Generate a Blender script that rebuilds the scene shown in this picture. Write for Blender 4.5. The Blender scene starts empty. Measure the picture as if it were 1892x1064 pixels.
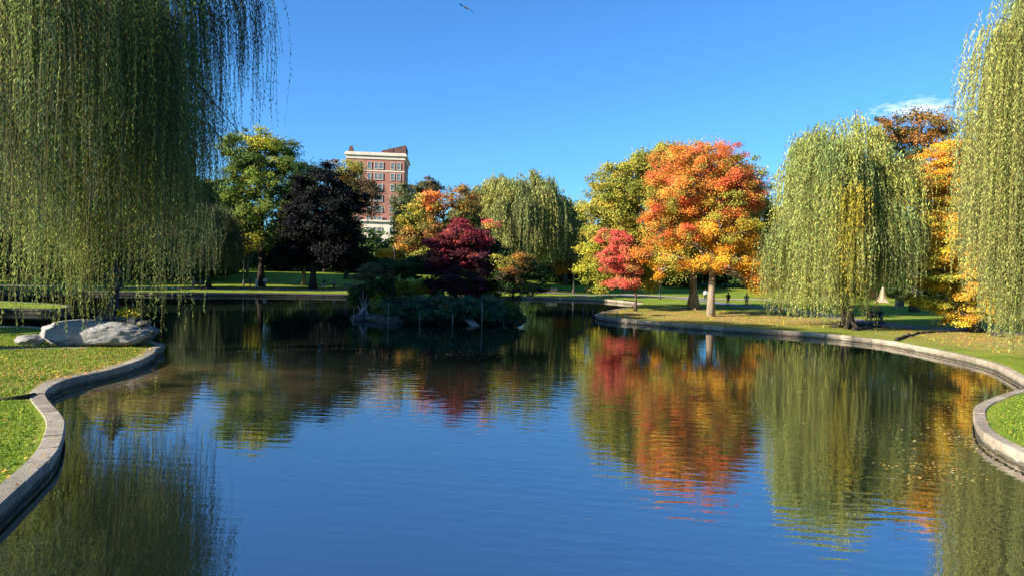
import bpy, math, random
import numpy as np
from mathutils import Vector, Matrix, geometry, noise
random.seed(7); RNG = np.random.default_rng(7)
S = bpy.context.scene; COL = S.collection
PI = math.pi; rad = math.radians

# ------------------------------------------------------------------ camera frame
F_PX, CX, CY, HCAM = 1365.0, 946.0, 532.0, 5.0
ROLL = rad(1.6); PIT = math.atan(-44/1365.0)
_F = Vector((0, math.cos(PIT), math.sin(PIT))); _U0 = Vector((0, -math.sin(PIT), math.cos(PIT))); _R0 = Vector((1, 0, 0))
_R = _R0*math.cos(ROLL) + _U0*math.sin(ROLL); _U = -_R0*math.sin(ROLL) + _U0*math.cos(ROLL)
CAM = Vector((0, 0, HCAM))
def ray(px, py): return _F*F_PX + _R*(px-CX) + _U*(CY-py)
def G(px, py, z=0.0):
    d = ray(px, py); t = (z-HCAM)/d.z
    return CAM + d*t
def P(px, py, D):
    d = ray(px, py); return CAM + d*(D/d.y)
cam = bpy.data.cameras.new('camera'); co = bpy.data.objects.new('camera', cam); COL.objects.link(co)
M = Matrix.Identity(4)
for i in range(3): M[i][0] = _R[i]; M[i][1] = _U[i]; M[i][2] = -_F[i]; M[i][3] = CAM[i]
co.matrix_world = M
cam.sensor_width = 36.0; cam.lens = 36.0*F_PX/1892.0; cam.clip_end = 6000; S.camera = co

# ------------------------------------------------------------------ light
SUN_EL = rad(23.0); SUN_AZ = (-0.88, -0.47)
sd = Vector((SUN_AZ[0], SUN_AZ[1], 0)).normalized()*math.cos(SUN_EL); sd.z = math.sin(SUN_EL)
sl = bpy.data.lights.new('sun', 'SUN'); sl.energy = 5.0; sl.angle = rad(0.53); sl.color = (1.0, 0.89, 0.72)
so = bpy.data.objects.new('sun', sl); COL.objects.link(so); so.rotation_euler = sd.to_track_quat('Z', 'Y').to_euler(); so.location = sd*100
w = bpy.data.worlds.new("World"); S.world = w; w.use_nodes = True
nt = w.node_tree; N = nt.nodes; L = nt.links; bg = N['Background']; bg.inputs[1].default_value = 0.072
sky = N.new('ShaderNodeTexSky'); sky.sky_type = 'NISHITA'; sky.sun_disc = False
sky.sun_elevation = SUN_EL; sky.sun_rotation = math.atan2(sd.x, sd.y); sky.altitude = 0
sky.air_density = 1.0; sky.dust_density = 0.6; sky.ozone_density = 2.2
hs = N.new('ShaderNodeHueSaturation'); hs.inputs['Saturation'].default_value = 1.0
tn = N.new('ShaderNodeVectorMath'); tn.operation = 'MULTIPLY'; tn.inputs[1].default_value = (0.335, 0.72, 1.15); L.new(sky.outputs[0], tn.inputs[0]); L.new(tn.outputs[0], hs.inputs['Color'])
# a faint wisp of cloud low on the right, placed by direction
tc = N.new('ShaderNodeTexCoord'); cd = ray(1695, 203).normalized()
dist = N.new('ShaderNodeVectorMath'); dist.operation = 'SUBTRACT'; dist.inputs[1].default_value = cd; L.new(tc.outputs['Generated'], dist.inputs[0])
sc_ = N.new('ShaderNodeVectorMath'); sc_.operation = 'MULTIPLY'; sc_.inputs[1].default_value = (22, 22, 70); L.new(dist.outputs[0], sc_.inputs[0])
ln = N.new('ShaderNodeVectorMath'); ln.operation = 'LENGTH'; L.new(sc_.outputs[0], ln.inputs[0])
ns = N.new('ShaderNodeTexNoise'); ns.inputs['Scale'].default_value = 3.2; ns.inputs['Detail'].default_value = 6; L.new(sc_.outputs[0], ns.inputs['Vector'])
mm = N.new('ShaderNodeMath'); mm.operation = 'SUBTRACT'; L.new(ns.outputs[0], mm.inputs[0])
m2 = N.new('ShaderNodeMath'); m2.operation = 'MULTIPLY'; m2.inputs[1].default_value = 0.55; L.new(ln.outputs['Value'], m2.inputs[0]); L.new(m2.outputs[0], mm.inputs[1])
mr = N.new('ShaderNodeMapRange'); mr.inputs['From Min'].default_value = -0.05; mr.inputs['From Max'].default_value = 0.45; mr.inputs['To Max'].default_value = 0.62; L.new(mm.outputs[0], mr.inputs['Value'])
mx = N.new('ShaderNodeMixRGB'); L.new(mr.outputs[0], mx.inputs[0]); L.new(hs.outputs[0], mx.inputs[1]); mx.inputs[2].default_value = (7.5, 7.9, 8.6, 1)
L.new(mx.outputs[0], bg.inputs[0])
S.view_settings.view_transform = 'Standard'; S.view_settings.look = 'None'; S.view_settings.gamma = 1; S.view_settings.exposure = 1.5
S.cycles.max_bounces = 7; S.cycles.diffuse_bounces = 4; S.cycles.glossy_bounces = 3; S.cycles.transmission_bounces = 4; S.cycles.use_denoising = True
S.cycles.caustics_reflective = False; S.cycles.caustics_refractive = False

# ------------------------------------------------------------------ materials
def mat(name, base=(0.5, 0.5, 0.5), rough=0.8, spec=0.3):
    m = bpy.data.materials.new(name); m.use_nodes = True
    b = m.node_tree.nodes['Principled BSDF']; b.inputs['Base Color'].default_value = (*base, 1); b.inputs['Roughness'].default_value = rough
    b.inputs['Specular IOR Level'].default_value = spec
    return m
def noisy(name, c1, c2, scale=4.0, rough=0.85, detail=6, bump=0.3, bscale=None, stretch=(1, 1, 1), dist=0.02, ramp=(0.35, 0.65), spec=0.25):
    m = mat(name, c1, rough, spec); t = m.node_tree; n = t.nodes; l = t.links; b = n['Principled BSDF']
    g = n.new('ShaderNodeNewGeometry'); mp = n.new('ShaderNodeMapping'); mp.inputs['Scale'].default_value = stretch; l.new(g.outputs['Position'], mp.inputs[0])
    nz = n.new('ShaderNodeTexNoise'); nz.inputs['Scale'].default_value = scale; nz.inputs['Detail'].default_value = detail; l.new(mp.outputs[0], nz.inputs['Vector'])
    r = n.new('ShaderNodeMapRange'); r.inputs['From Min'].default_value = ramp[0]; r.inputs['From Max'].default_value = ramp[1]; l.new(nz.outputs[0], r.inputs['Value'])
    x = n.new('ShaderNodeMixRGB'); x.inputs[1].default_value = (*c1, 1); x.inputs[2].default_value = (*c2, 1); l.new(r.outputs[0], x.inputs[0]); l.new(x.outputs[0], b.inputs['Base Color'])
    if bump:
        n2 = n.new('ShaderNodeTexNoise'); n2.inputs['Scale'].default_value = bscale or scale*3; n2.inputs['Detail'].default_value = 5; l.new(mp.outputs[0], n2.inputs['Vector'])
        bp = n.new('ShaderNodeBump'); bp.inputs['Strength'].default_value = bump; bp.inputs['Distance'].default_value = dist; l.new(n2.outputs[0], bp.inputs['Height']); l.new(bp.outputs[0], b.inputs['Normal'])
    return m
def leafmat():
    m = bpy.data.materials.new('foliage'); m.use_nodes = True; t = m.node_tree; n = t.nodes; l = t.links; b = n['Principled BSDF']
    a = n.new('ShaderNodeAttribute'); a.attribute_name = 'leafcol'
    b.inputs['Roughness'].default_value = 0.6; b.inputs['Specular IOR Level'].default_value = 0.13; l.new(a.outputs['Color'], b.inputs['Base Color'])
    tr = n.new('ShaderNodeBsdfTranslucent'); l.new(a.outputs['Color'], tr.inputs[0])
    ms = n.new('ShaderNodeMixShader'); ms.inputs[0].default_value = 0.36; l.new(b.outputs[0], ms.inputs[1]); l.new(tr.outputs[0], ms.inputs[2])
    l.new(ms.outputs[0], n['Material Output'].inputs[0]); return m
LEAF = leafmat()
BARK = noisy('bark', (0.055, 0.042, 0.032), (0.13, 0.10, 0.075), 5, 0.95, bump=0.8, stretch=(1, 1, 0.25), dist=0.04)
BARK_PALE = noisy('pale_bark', (0.30, 0.24, 0.17), (0.17, 0.13, 0.095), 4, 0.9, bump=0.5, stretch=(1, 1, 0.35))
BARK_DARK = noisy('dark_bark', (0.02, 0.016, 0.013), (0.055, 0.042, 0.034), 5, 0.95, bump=0.8, stretch=(1, 1, 0.25), dist=0.04)
STONE = noisy('granite', (0.33, 0.27, 0.205), (0.20, 0.16, 0.125), 2.2, 0.85, bump=0.4, bscale=30, ramp=(0.3, 0.75))
STONE_GREY = noisy('grey_granite', (0.21, 0.20, 0.19), (0.12, 0.115, 0.11), 1.6, 0.85, bump=0.5, bscale=26)
BOULDER = noisy('boulder_stone', (0.29, 0.28, 0.27), (0.17, 0.168, 0.165), 2.2, 0.85, detail=11, bump=1.0, bscale=4.5, stretch=(0.6, 1, 1.8), dist=0.10, ramp=(.32, .68))
ROCK = noisy('wet_rock', (0.095, 0.09, 0.082), (0.04, 0.038, 0.036), 2.0, 0.8, bump=0.7, bscale=8, dist=0.05)
PATHM = noisy('path_asphalt', (0.22, 0.20, 0.19), (0.16, 0.15, 0.145), 0.8, 0.9, bump=0.1, bscale=40)
PATHPINK = noisy('stone_dust', (0.42, 0.31, 0.24), (0.34, 0.25, 0.19), 1.8, 0.9, bump=0.15, bscale=30)
IRON = noisy('dark_iron', (0.018, 0.020, 0.022), (0.05, 0.055, 0.055), 7, 0.55, bump=0.2, spec=0.5)
WOODG = noisy('weathered_wood', (0.30, 0.275, 0.25), (0.17, 0.155, 0.14), 6, 0.85, stretch=(1, 1, 0.4))
BRONZE = noisy('weathered_bronze', (0.012, 0.014, 0.016), (0.035, 0.04, 0.045), 5, 0.7, bump=0.3, spec=0.3)
CREAM = noisy('limestone_trim', (0.58, 0.51, 0.43), (0.48, 0.42, 0.35), 0.6, 0.8, bump=0)
WHITE = mat('white_paint', (0.78, 0.78, 0.76), 0.5)
GLASS = mat('window_glass', (0.10, 0.13, 0.15), 0.08, 0.8)
DARKGREY = mat('dark_grey_paint', (0.05, 0.05, 0.055), 0.5)
ROOFM = noisy('roof_brown', (0.12, 0.062, 0.055), (0.085, 0.045, 0.042), 1.0, 0.85, bump=0)
SKIN = mat('skin', (0.46, 0.27, 0.19), 0.6)
RUB = mat('rubber', (0.02, 0.02, 0.02), 0.8)

def brickmat():
    m = mat('red_brick', (0.3, 0.1, 0.07), 0.9); t = m.node_tree; n = t.nodes; l = t.links; b = n['Principled BSDF']
    tcn = n.new('ShaderNodeTexCoord'); mp = n.new('ShaderNodeMapping'); mp.inputs['Rotation'].default_value = (rad(90), 0, 0); l.new(tcn.outputs['Object'], mp.inputs[0])
    br = n.new('ShaderNodeTexBrick'); br.inputs['Scale'].default_value = 4.5; br.inputs['Color1'].default_value = (0.33, 0.145, 0.115, 1); br.inputs['Color2'].default_value = (0.26, 0.11, 0.09, 1); br.inputs['Mortar'].default_value = (0.38, 0.22, 0.17, 1); br.inputs['Mortar Size'].default_value = 0.01
    l.new(mp.outputs[0], br.inputs['Vector'])
    nz = n.new('ShaderNodeTexNoise'); nz.inputs['Scale'].default_value = 0.35; nz.inputs['Detail'].default_value = 5; l.new(tcn.outputs['Object'], nz.inputs['Vector'])
    x = n.new('ShaderNodeMixRGB'); x.blend_type = 'MULTIPLY'; x.inputs[0].default_value = 0.5; l.new(br.outputs[0], x.inputs[1])
    r = n.new('ShaderNodeMapRange'); r.inputs['From Min'].default_value = 0.3; r.inputs['From Max'].default_value = 0.7; r.inputs['To Min'].default_value = 0.7; r.inputs['To Max'].default_value = 1.1; l.new(nz.outputs[0], r.inputs['Value']); l.new(r.outputs[0], x.inputs[2])
    l.new(x.outputs[0], b.inputs['Base Color']); return m
BRICK = brickmat()

def grassmat():
    m = mat('lawn_grass', (0.1, 0.15, 0.03), 0.95, 0.1); t = m.node_tree; n = t.nodes; l = t.links; b = n['Principled BSDF']
    g = n.new('ShaderNodeNewGeometry')
    def nz(scale, det=5):
        q = n.new('ShaderNodeTexNoise'); q.inputs['Scale'].default_value = scale; q.inputs['Detail'].default_value = det; l.new(g.outputs['Position'], q.inputs['Vector']); return q
    def mixr(fac, a, c):
        x = n.new('ShaderNodeMixRGB'); l.new(fac, x.inputs[0])
        if isinstance(a, tuple): x.inputs[1].default_value = (*a, 1)
        else: l.new(a, x.inputs[1])
        x.inputs[2].default_value = (*c, 1); return x.outputs[0]
    def rng(s, lo, hi, tmax=1.0):
        r = n.new('ShaderNodeMapRange'); r.inputs['From Min'].default_value = lo; r.inputs['From Max'].default_value = hi; r.inputs['To Max'].default_value = tmax; l.new(s, r.inputs['Value']); return r.outputs[0]
    c = mixr(rng(nz(0.5).outputs[0], 0.35, 0.65), (0.145, 0.215, 0.018), (0.26, 0.30, 0.034))
    c = mixr(rng(nz(6, 8).outputs[0], 0.4, 0.75, 0.7), c, (0.075, 0.125, 0.018))
    # leaf litter and worn turf around the shore trees on the right
    def zone(p, r1, r2):
        s = n.new('ShaderNodeVectorMath'); s.operation = 'DISTANCE'; s.inputs[1].default_value = p; l.new(g.outputs['Position'], s.inputs[0])
        return rng(s.outputs['Value'], r2, r1)
    zs = [zone((18, 72, .4), 5, 15), zone((26, 73, .4), 4, 12), zone((40, 55, .4), 6, 16), zone((13, 73, .4), 3, 10), zone(tuple(G(205, 665, .38)), 1.5, 7), zone(tuple(G(30, 700, .38)), 0.5, 5)]
    acc = zs[0]
    for q in zs[1:]:
        a = n.new('ShaderNodeMath'); a.operation = 'MAXIMUM'; l.new(acc, a.inputs[0]); l.new(q, a.inputs[1]); acc = a.outputs[0]
    a = n.new('ShaderNodeMath'); a.operation = 'MULTIPLY'; l.new(acc, a.inputs[0]); l.new(rng(nz(1.3, 9).outputs[0], 0.36, 0.56), a.inputs[1])
    c = mixr(a.outputs[0], c, (0.36, 0.24, 0.085))
    v = n.new('ShaderNodeTexVoronoi'); v.inputs['Scale'].default_value = 6.5; l.new(g.outputs['Position'], v.inputs['Vector'])
    a2 = n.new('ShaderNodeMath'); a2.operation = 'MULTIPLY'; l.new(rng(v.outputs['Distance'], 0.22, 0.12), a2.inputs[0]); l.new(rng(nz(0.28).outputs[0], 0.5, 0.62), a2.inputs[1])
    c = mixr(a2.outputs[0], c, (0.40, 0.29, 0.07)); l.new(c, b.inputs['Base Color'])
    bp = n.new('ShaderNodeBump'); bp.inputs['Strength'].default_value = 0.9; bp.inputs['Distance'].default_value = 0.06; l.new(nz(14, 8).outputs[0], bp.inputs['Height']); l.new(bp.outputs[0], b.inputs['Normal'])
    return m
GRASS = grassmat()

def watermat():
    m = mat('lagoon_water', (0.012, 0.026, 0.022), 0.02, 0.5); t = m.node_tree; n = t.nodes; l = t.links; b = n['Principled BSDF']
    b.inputs['IOR'].default_value = 5.2; b.inputs['Roughness'].default_value = 0.015
    g = n.new('ShaderNodeNewGeometry')
    nz = n.new('ShaderNodeTexNoise'); nz.inputs['Scale'].default_value = 0.12; nz.inputs['Detail'].default_value = 4; l.new(g.outputs['Position'], nz.inputs['Vector'])
    x = n.new('ShaderNodeMixRGB'); x.inputs[1].default_value = (0.004, 0.010, 0.011, 1); x.inputs[2].default_value = (0.016, 0.019, 0.007, 1); l.new(nz.outputs[0], x.inputs[0])
    # shallow silty bed seen beside the left wall
    dd = n.new('ShaderNodeVectorMath'); dd.operation = 'DISTANCE'; dd.inputs[1].default_value = SILT; l.new(g.outputs['Position'], dd.inputs[0])
    r = n.new('ShaderNodeMapRange'); r.inputs['From Min'].default_value = 9.0; r.inputs['From Max'].default_value = 2.5; r.inputs['To Max'].default_value = 0.9; l.new(dd.outputs['Value'], r.inputs['Value'])
    n3 = n.new('ShaderNodeTexNoise'); n3.inputs['Scale'].default_value = 0.35; n3.inputs['Detail'].default_value = 6; l.new(g.outputs['Position'], n3.inputs['Vector'])
    r3 = n.new('ShaderNodeMapRange'); r3.inputs['From Min'].default_value = 0.35; r3.inputs['From Max'].default_value = 0.6; l.new(n3.outputs[0], r3.inputs['Value'])
    mu = n.new('ShaderNodeMath'); mu.operation = 'MULTIPLY'; l.new(r.outputs[0], mu.inputs[0]); l.new(r3.outputs[0], mu.inputs[1])
    x2 = n.new('ShaderNodeMixRGB'); l.new(mu.outputs[0], x2.inputs[0]); l.new(x.outputs[0], x2.inputs[1]); x2.inputs[2].default_value = (0.13, 0.095, 0.04, 1)
    l.new(x2.outputs[0], b.inputs['Base Color'])
    def layer(sx, sy, rot, scale, det, dist_):
        mp = n.new('ShaderNodeMapping'); mp.inputs['Scale'].default_value = (sx, sy, 1); mp.inputs['Rotation'].default_value = (0, 0, rot); l.new(g.outputs['Position'], mp.inputs[0])
        q = n.new('ShaderNodeTexNoise'); q.inputs['Scale'].default_value = scale; q.inputs['Detail'].default_value = det; q.inputs['Distortion'].default_value = dist_; l.new(mp.outputs[0], q.inputs['Vector']); return q.outputs[0]
    def mth(op, a, c):
        k = n.new('ShaderNodeMath'); k.operation = op
        for i, s in enumerate((a, c)):
            if isinstance(s, (int, float)): k.inputs[i].default_value = s
            else: l.new(s, k.inputs[i])
        return k.outputs[0]
    A = layer(0.30, 1.0, rad(8), 2.6, 2, 0.3)       # wind ripples, long in x
    B = layer(0.35, 1.0, rad(-14), 5.5, 1, 0.2)
    C = layer(0.6, 1.0, 0, 0.5, 1, 0.0)
    patch = n.new('ShaderNodeTexNoise'); patch.inputs['Scale'].default_value = 0.055; patch.inputs['Detail'].default_value = 2
    mp = n.new('ShaderNodeMapping'); mp.inputs['Scale'].default_value = (0.6, 1, 1); l.new(g.outputs['Position'], mp.inputs[0]); l.new(mp.outputs[0], patch.inputs['Vector'])
    pr = n.new('ShaderNodeMapRange'); pr.inputs['From Min'].default_value = 0.38; pr.inputs['From Max'].default_value = 0.6; pr.inputs['To Min'].default_value = 0.2; pr.inputs['To Max'].default_value = 1.0; l.new(patch.outputs[0], pr.inputs['Value'])
    sx = n.new('ShaderNodeSeparateXYZ'); l.new(g.outputs['Position'], sx.inputs[0])
    fr = n.new('ShaderNodeMapRange'); fr.inputs['From Min'].default_value = 38; fr.inputs['From Max'].default_value = 75; fr.inputs['To Min'].default_value = 1.0; fr.inputs['To Max'].default_value = 0.22; l.new(sx.outputs['Y'], fr.inputs['Value'])
    # a train of long, nearly parallel wavelets running across the open middle
    wv = n.new('ShaderNodeTexWave'); wv.wave_type = 'BANDS'; wv.bands_direction = 'Y'; wv.inputs['Scale'].default_value = 0.62; wv.inputs['Distortion'].default_value = 5.0; wv.inputs['Detail'].default_value = 2.0; wv.inputs['Detail Scale'].default_value = 0.45
    mpw = n.new('ShaderNodeMapping'); mpw.inputs['Rotation'].default_value = (0, 0, rad(10)); l.new(g.outputs['Position'], mpw.inputs[0]); l.new(mpw.outputs[0], wv.inputs['Vector'])
    h = mth('ADD', mth('MULTIPLY', A, 1.0), mth('MULTIPLY', B, 0.30)); h = mth('ADD', h, mth('MULTIPLY', C, 0.9)); h = mth('ADD', h, mth('MULTIPLY', wv.outputs['Fac'], 0.13))
    h = mth('MULTIPLY', h, mth('MULTIPLY', pr.outputs[0], fr.outputs[0]))
    bp = n.new('ShaderNodeBump'); bp.inputs['Strength'].default_value = 1.0; bp.inputs['Distance'].default_value = 0.009; l.new(h, bp.inputs['Height']); l.new(bp.outputs[0], b.inputs['Normal'])
    return m

# ------------------------------------------------------------------ object helpers
def tag(o, label=None, cat=None, group=None, kind=None):
    if label: o['label'] = label
    if cat: o['category'] = cat
    if group: o['group'] = group
    if kind: o['kind'] = kind
    return o
def empty(name, loc=(0, 0, 0), rz=0.0):
    o = bpy.data.objects.new(name, None); COL.objects.link(o); o.location = loc; o.rotation_euler = (0, 0, rz); o.empty_display_size = 0.3; return o
def link(name, me, parent=None):
    o = bpy.data.objects.new(name, me); COL.objects.link(o)
    if parent is not None: o.parent = parent
    return o
def copytree(o, parent=None):
    c = o.copy(); COL.objects.link(c)
    if parent is not None: c.parent = parent
    for ch in list(o.children): copytree(ch, c)
    return c
class MB:
    def __init__(s): s.v = []; s.f = []; s.m = []
    def add(s, vs, fs, mi=0):
        k = len(s.v); s.v += [tuple(p) for p in vs]; s.f += [tuple(i+k for i in f) for f in fs]; s.m += [mi]*len(fs)
    def box(s, c, d, mi=0, rz=0.0, taper=1.0, rx=0.0):
        R = Matrix.Rotation(rz, 3, 'Z') @ Matrix.Rotation(rx, 3, 'X'); x, y, z = (q/2 for q in d); c = Vector(c); vs = []
        for sz, t in ((-1, 1.0), (1, taper)):
            for sx, sy in ((-1, -1), (1, -1), (1, 1), (-1, 1)): vs.append(c + R @ Vector((sx*x*t, sy*y*t, sz*z)))
        s.add(vs, [(3, 2, 1, 0), (4, 5, 6, 7), (0, 1, 5, 4), (1, 2, 6, 5), (2, 3, 7, 6), (3, 0, 4, 7)], mi)
    def tube(s, pts, rs, n=8, mi=0, cap=True):
        pts = [Vector(p) for p in pts]; vs = []; up = Vector((0.31, 0.17, 0.93)).normalized()
        for i, p in enumerate(pts):
            t = (pts[min(i+1, len(pts)-1)] - pts[max(i-1, 0)]).normalized()
            a = t.cross(up)
            if a.length < 0.12: a = t.cross(Vector((1, 0.1, 0)))
            a.normalize(); b = t.cross(a)
            for k in range(n):
                an = 2*PI*k/n; vs.append(p + (a*math.cos(an) + b*math.sin(an))*rs[i])
        fs = [(i*n+k, i*n+(k+1) % n, (i+1)*n+(k+1) % n, (i+1)*n+k) for i in range(len(pts)-1) for k in range(n)]
        if cap: fs += [tuple(range(n))[::-1], tuple((len(pts)-1)*n+k for k in range(n))]
        s.add(vs, fs, mi)
    def lathe(s, prof, n=16, c=(0, 0, 0), mi=0):
        vs = []
        for r, z in prof:
            for k in range(n): vs.append((c[0]+r*math.cos(2*PI*k/n), c[1]+r*math.sin(2*PI*k/n), c[2]+z))
        fs = [(i*n+k, i*n+(k+1) % n, (i+1)*n+(k+1) % n, (i+1)*n+k) for i in range(len(prof)-1) for k in range(n)]
        fs += [tuple(range(n))[::-1], tuple((len(prof)-1)*n+k for k in range(n))]
        s.add(vs, fs, mi)
    def build(s, name, mats, parent=None, smooth=False):
        me = bpy.data.meshes.new(name); me.from_pydata(s.v, [], s.f)
        if not isinstance(mats, (list, tuple)): mats = [mats]
        for q in mats: me.materials.append(q)
        me.polygons.foreach_set('material_index', s.m)
        if smooth: me.polygons.foreach_set('use_smooth', [True]*len(s.f))
        me.update(); return link(name, me, parent)

def quads_mesh(name, V, C, parent=None, material=None):
    """V (n,4,3) corner positions, C (n,3) colours"""
    n = len(V); me = bpy.data.meshes.new(name)
    me.vertices.add(n*4); me.vertices.foreach_set('co', V.astype(np.float32).ravel())
    me.loops.add(n*4); me.loops.foreach_set('vertex_index', np.arange(n*4, dtype=np.int32))
    me.polygons.add(n); me.polygons.foreach_set('loop_start', np.arange(0, n*4, 4, dtype=np.int32)); me.polygons.foreach_set('loop_total', np.full(n, 4, dtype=np.int32))
    a = me.attributes.new('leafcol', 'FLOAT_COLOR', 'FACE'); a.data.foreach_set('color', np.concatenate([C, np.ones((n, 1))], 1).astype(np.float32).ravel())
    me.materials.append(material or LEAF); me.update(calc_edges=True); return link(name, me, parent)
def unit(a): return a/np.maximum(np.linalg.norm(a, axis=1, keepdims=True), 1e-6)
def leaves(Pc, nrm, size, aspect=0.6, along=None):
    """rhombic leaves: centre, normal, length"""
    n = len(Pc); d = unit(np.cross(nrm, RNG.normal(size=(n, 3)))) if along is None else along
    s = unit(np.cross(nrm, d)); h = (size*0.5)[:, None]; wv = h*aspect
    return np.stack([Pc-d*h, Pc+s*wv-d*h*0.1, Pc+d*h, Pc-s*wv-d*h*0.1], 1)
def jitter(base, n, amt=0.18, hue=0.10):
    v = 1+RNG.normal(size=(n, 1))*amt; c = base*np.clip(v, 0.45, 1.7); return np.clip(c*1.2*(1+RNG.normal(size=(n, 3))*hue), 0.002, 0.85)

# ------------------------------------------------------------------ terrain
WH = 0.38
def sstep(a, b, x):
    t = min(1, max(0, (x-a)/(b-a))); return t*t*(3-2*t)
def gz(x, y): return WH-0.03 + 1.55*sstep(104, 172, y - 0.10*x)*(1 if y < 400 else 1) + 0.25*sstep(72, 86, y-0.35*abs(x-30))*(x > 14)*0.6
def ground_pt(px, py):
    z = WH
    for _ in range(6): p = G(px, py, z); z = gz(p.x, p.y)
    p.z = z; return p
def cr(pts, step=0.5):
    out = []; n = len(pts)
    for i in range(n-1):
        p0, p1, p2, p3 = pts[max(i-1, 0)], pts[i], pts[i+1], pts[min(i+2, n-1)]
        k = max(1, int((p2-p1).length/step))
        for j in range(k):
            t = j/k; a = 0.5
            out.append(0.5*((2*p1) + (p2-p0)*t + (2*p0-5*p1+4*p2-p3)*t*t + (3*p1-p0-3*p2+p3)*t**3))
    out.append(pts[-1]); return out
def gp(l): return [Vector(G(x, y, WH).xy) for x, y in l]
left_pts = [Vector((-19, -60)), Vector((-15, -20)), Vector((-11.5, 0)), Vector((-10.2, 8))] + gp([(-20, 947), (0, 930), (38, 895), (77, 860), (105, 829), (117, 799), (119, 780), (112, 765), (95, 746), (84, 733), (83, 722), (98, 710), (124, 699), (165, 690), (211, 680), (262, 663), (285, 650), (288, 643)]) \
    + [Vector((-17.9, 38.0)), Vector((-21, 40.5))] + gp([(80, 604), (0, 601), (-160, 599)]) + [Vector((-46, 46))]
mid_pts = [Vector((-50, 50)), Vector((-49, 57))] + gp([(-120, 571), (15, 569), (95, 570), (132, 566), (105, 561), (15, 556), (-140, 552)]) + [Vector((-66, 75)), Vector((-64, 84))]
far_pts = gp([(-140, 533), (0, 534.5), (150, 537), (300, 539.5), (480, 541), (650, 543.5), (800, 545), (950, 547), (1040, 549), (1110, 552), (1160, 556), (1188, 560.5), (1172, 566), (1125, 573), (1099, 580)])
right_pts = gp([(1099, 580), (1112, 584.5), (1177, 590.5), (1299, 600.5), (1406, 607.5), (1470, 611.5), (1538, 617), (1600, 623.5), (1648, 630), (1733, 646), (1786, 657), (1831, 669), (1856, 680), (1892, 700), (1915, 711), (1900, 716), (1870, 722), (1842, 731), (1814, 743), (1801, 754), (1800, 765), (1804, 780), (1814, 794), (1836, 809), (1865, 824), (1892, 836), (1960, 862), (2080, 900)]) + [Vector((13.5, 8)), Vector((14, 0)), Vector((17, -20)), Vector((20, -60))]
Lp, Mp, Fp, Rp = cr(left_pts), cr(mid_pts, .8), cr(far_pts, .8), cr(right_pts)
shore = Lp + Mp + Fp + Rp[1:]
def inside(poly, x, y):
    c = False; j = len(poly)-1
    for i in range(len(poly)):
        a, b = poly[i], poly[j]
        if (a.y > y) != (b.y > y) and x < (b.x-a.x)*(y-a.y)/(b.y-a.y)+a.x: c = not c
        j = i
    return c
outer = [Vector((-1500, -60)), Vector((-1500, 2500)), Vector((1500, 2500)), Vector((1500, -60))]
ring = shore[::-1]   # right-bottom ... left-bottom
V2 = [Vector(p) for p in ring] + outer
# boundary: ring from (20,-60) round the lagoon to (-19,-60), then the outside
poly_idx = list(range(len(V2)))
pts2 = V2[:]
for _ in range(5200):
    r_ = random.random()
    if r_ < 0.45: p = Vector((random.uniform(-90, 90), random.uniform(5, 200)))
    else: p = Vector((random.uniform(-300, 300), random.uniform(-50, 500)))
    pts2.append(p)
vo, eo, fo, *_ = geometry.delaunay_2d_cdt(pts2, [(i, (i+1) % len(poly_idx)) for i in poly_idx], [], 0, 1e-4)
polyV = V2
fk = []
for f in fo:
    cx = sum(vo[i].x for i in f)/len(f); cy = sum(vo[i].y for i in f)/len(f)
    if inside(polyV, cx, cy): fk.append(f)
me = bpy.data.meshes.new('ground'); me.from_pydata([(p.x, p.y, gz(p.x, p.y)) for p in vo], [], [tuple(f) for f in fk]); me.materials.append(GRASS)
me.polygons.foreach_set('use_smooth', [True]*len(fk)); me.update()
gr = link('ground', me); tag(gr, kind='structure')
if gr.data.polygons[0].normal.z < 0: gr.data.flip_normals()
SILT = G(215, 715, 0)
WATER = watermat()
mb = MB(); mb.add([(-160, -59.9, 0), (160, -59.9, 0), (160, 150, 0), (-160, 150, 0)], [(0, 1, 2, 3)])
tag(mb.build('water', WATER), kind='structure')

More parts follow.
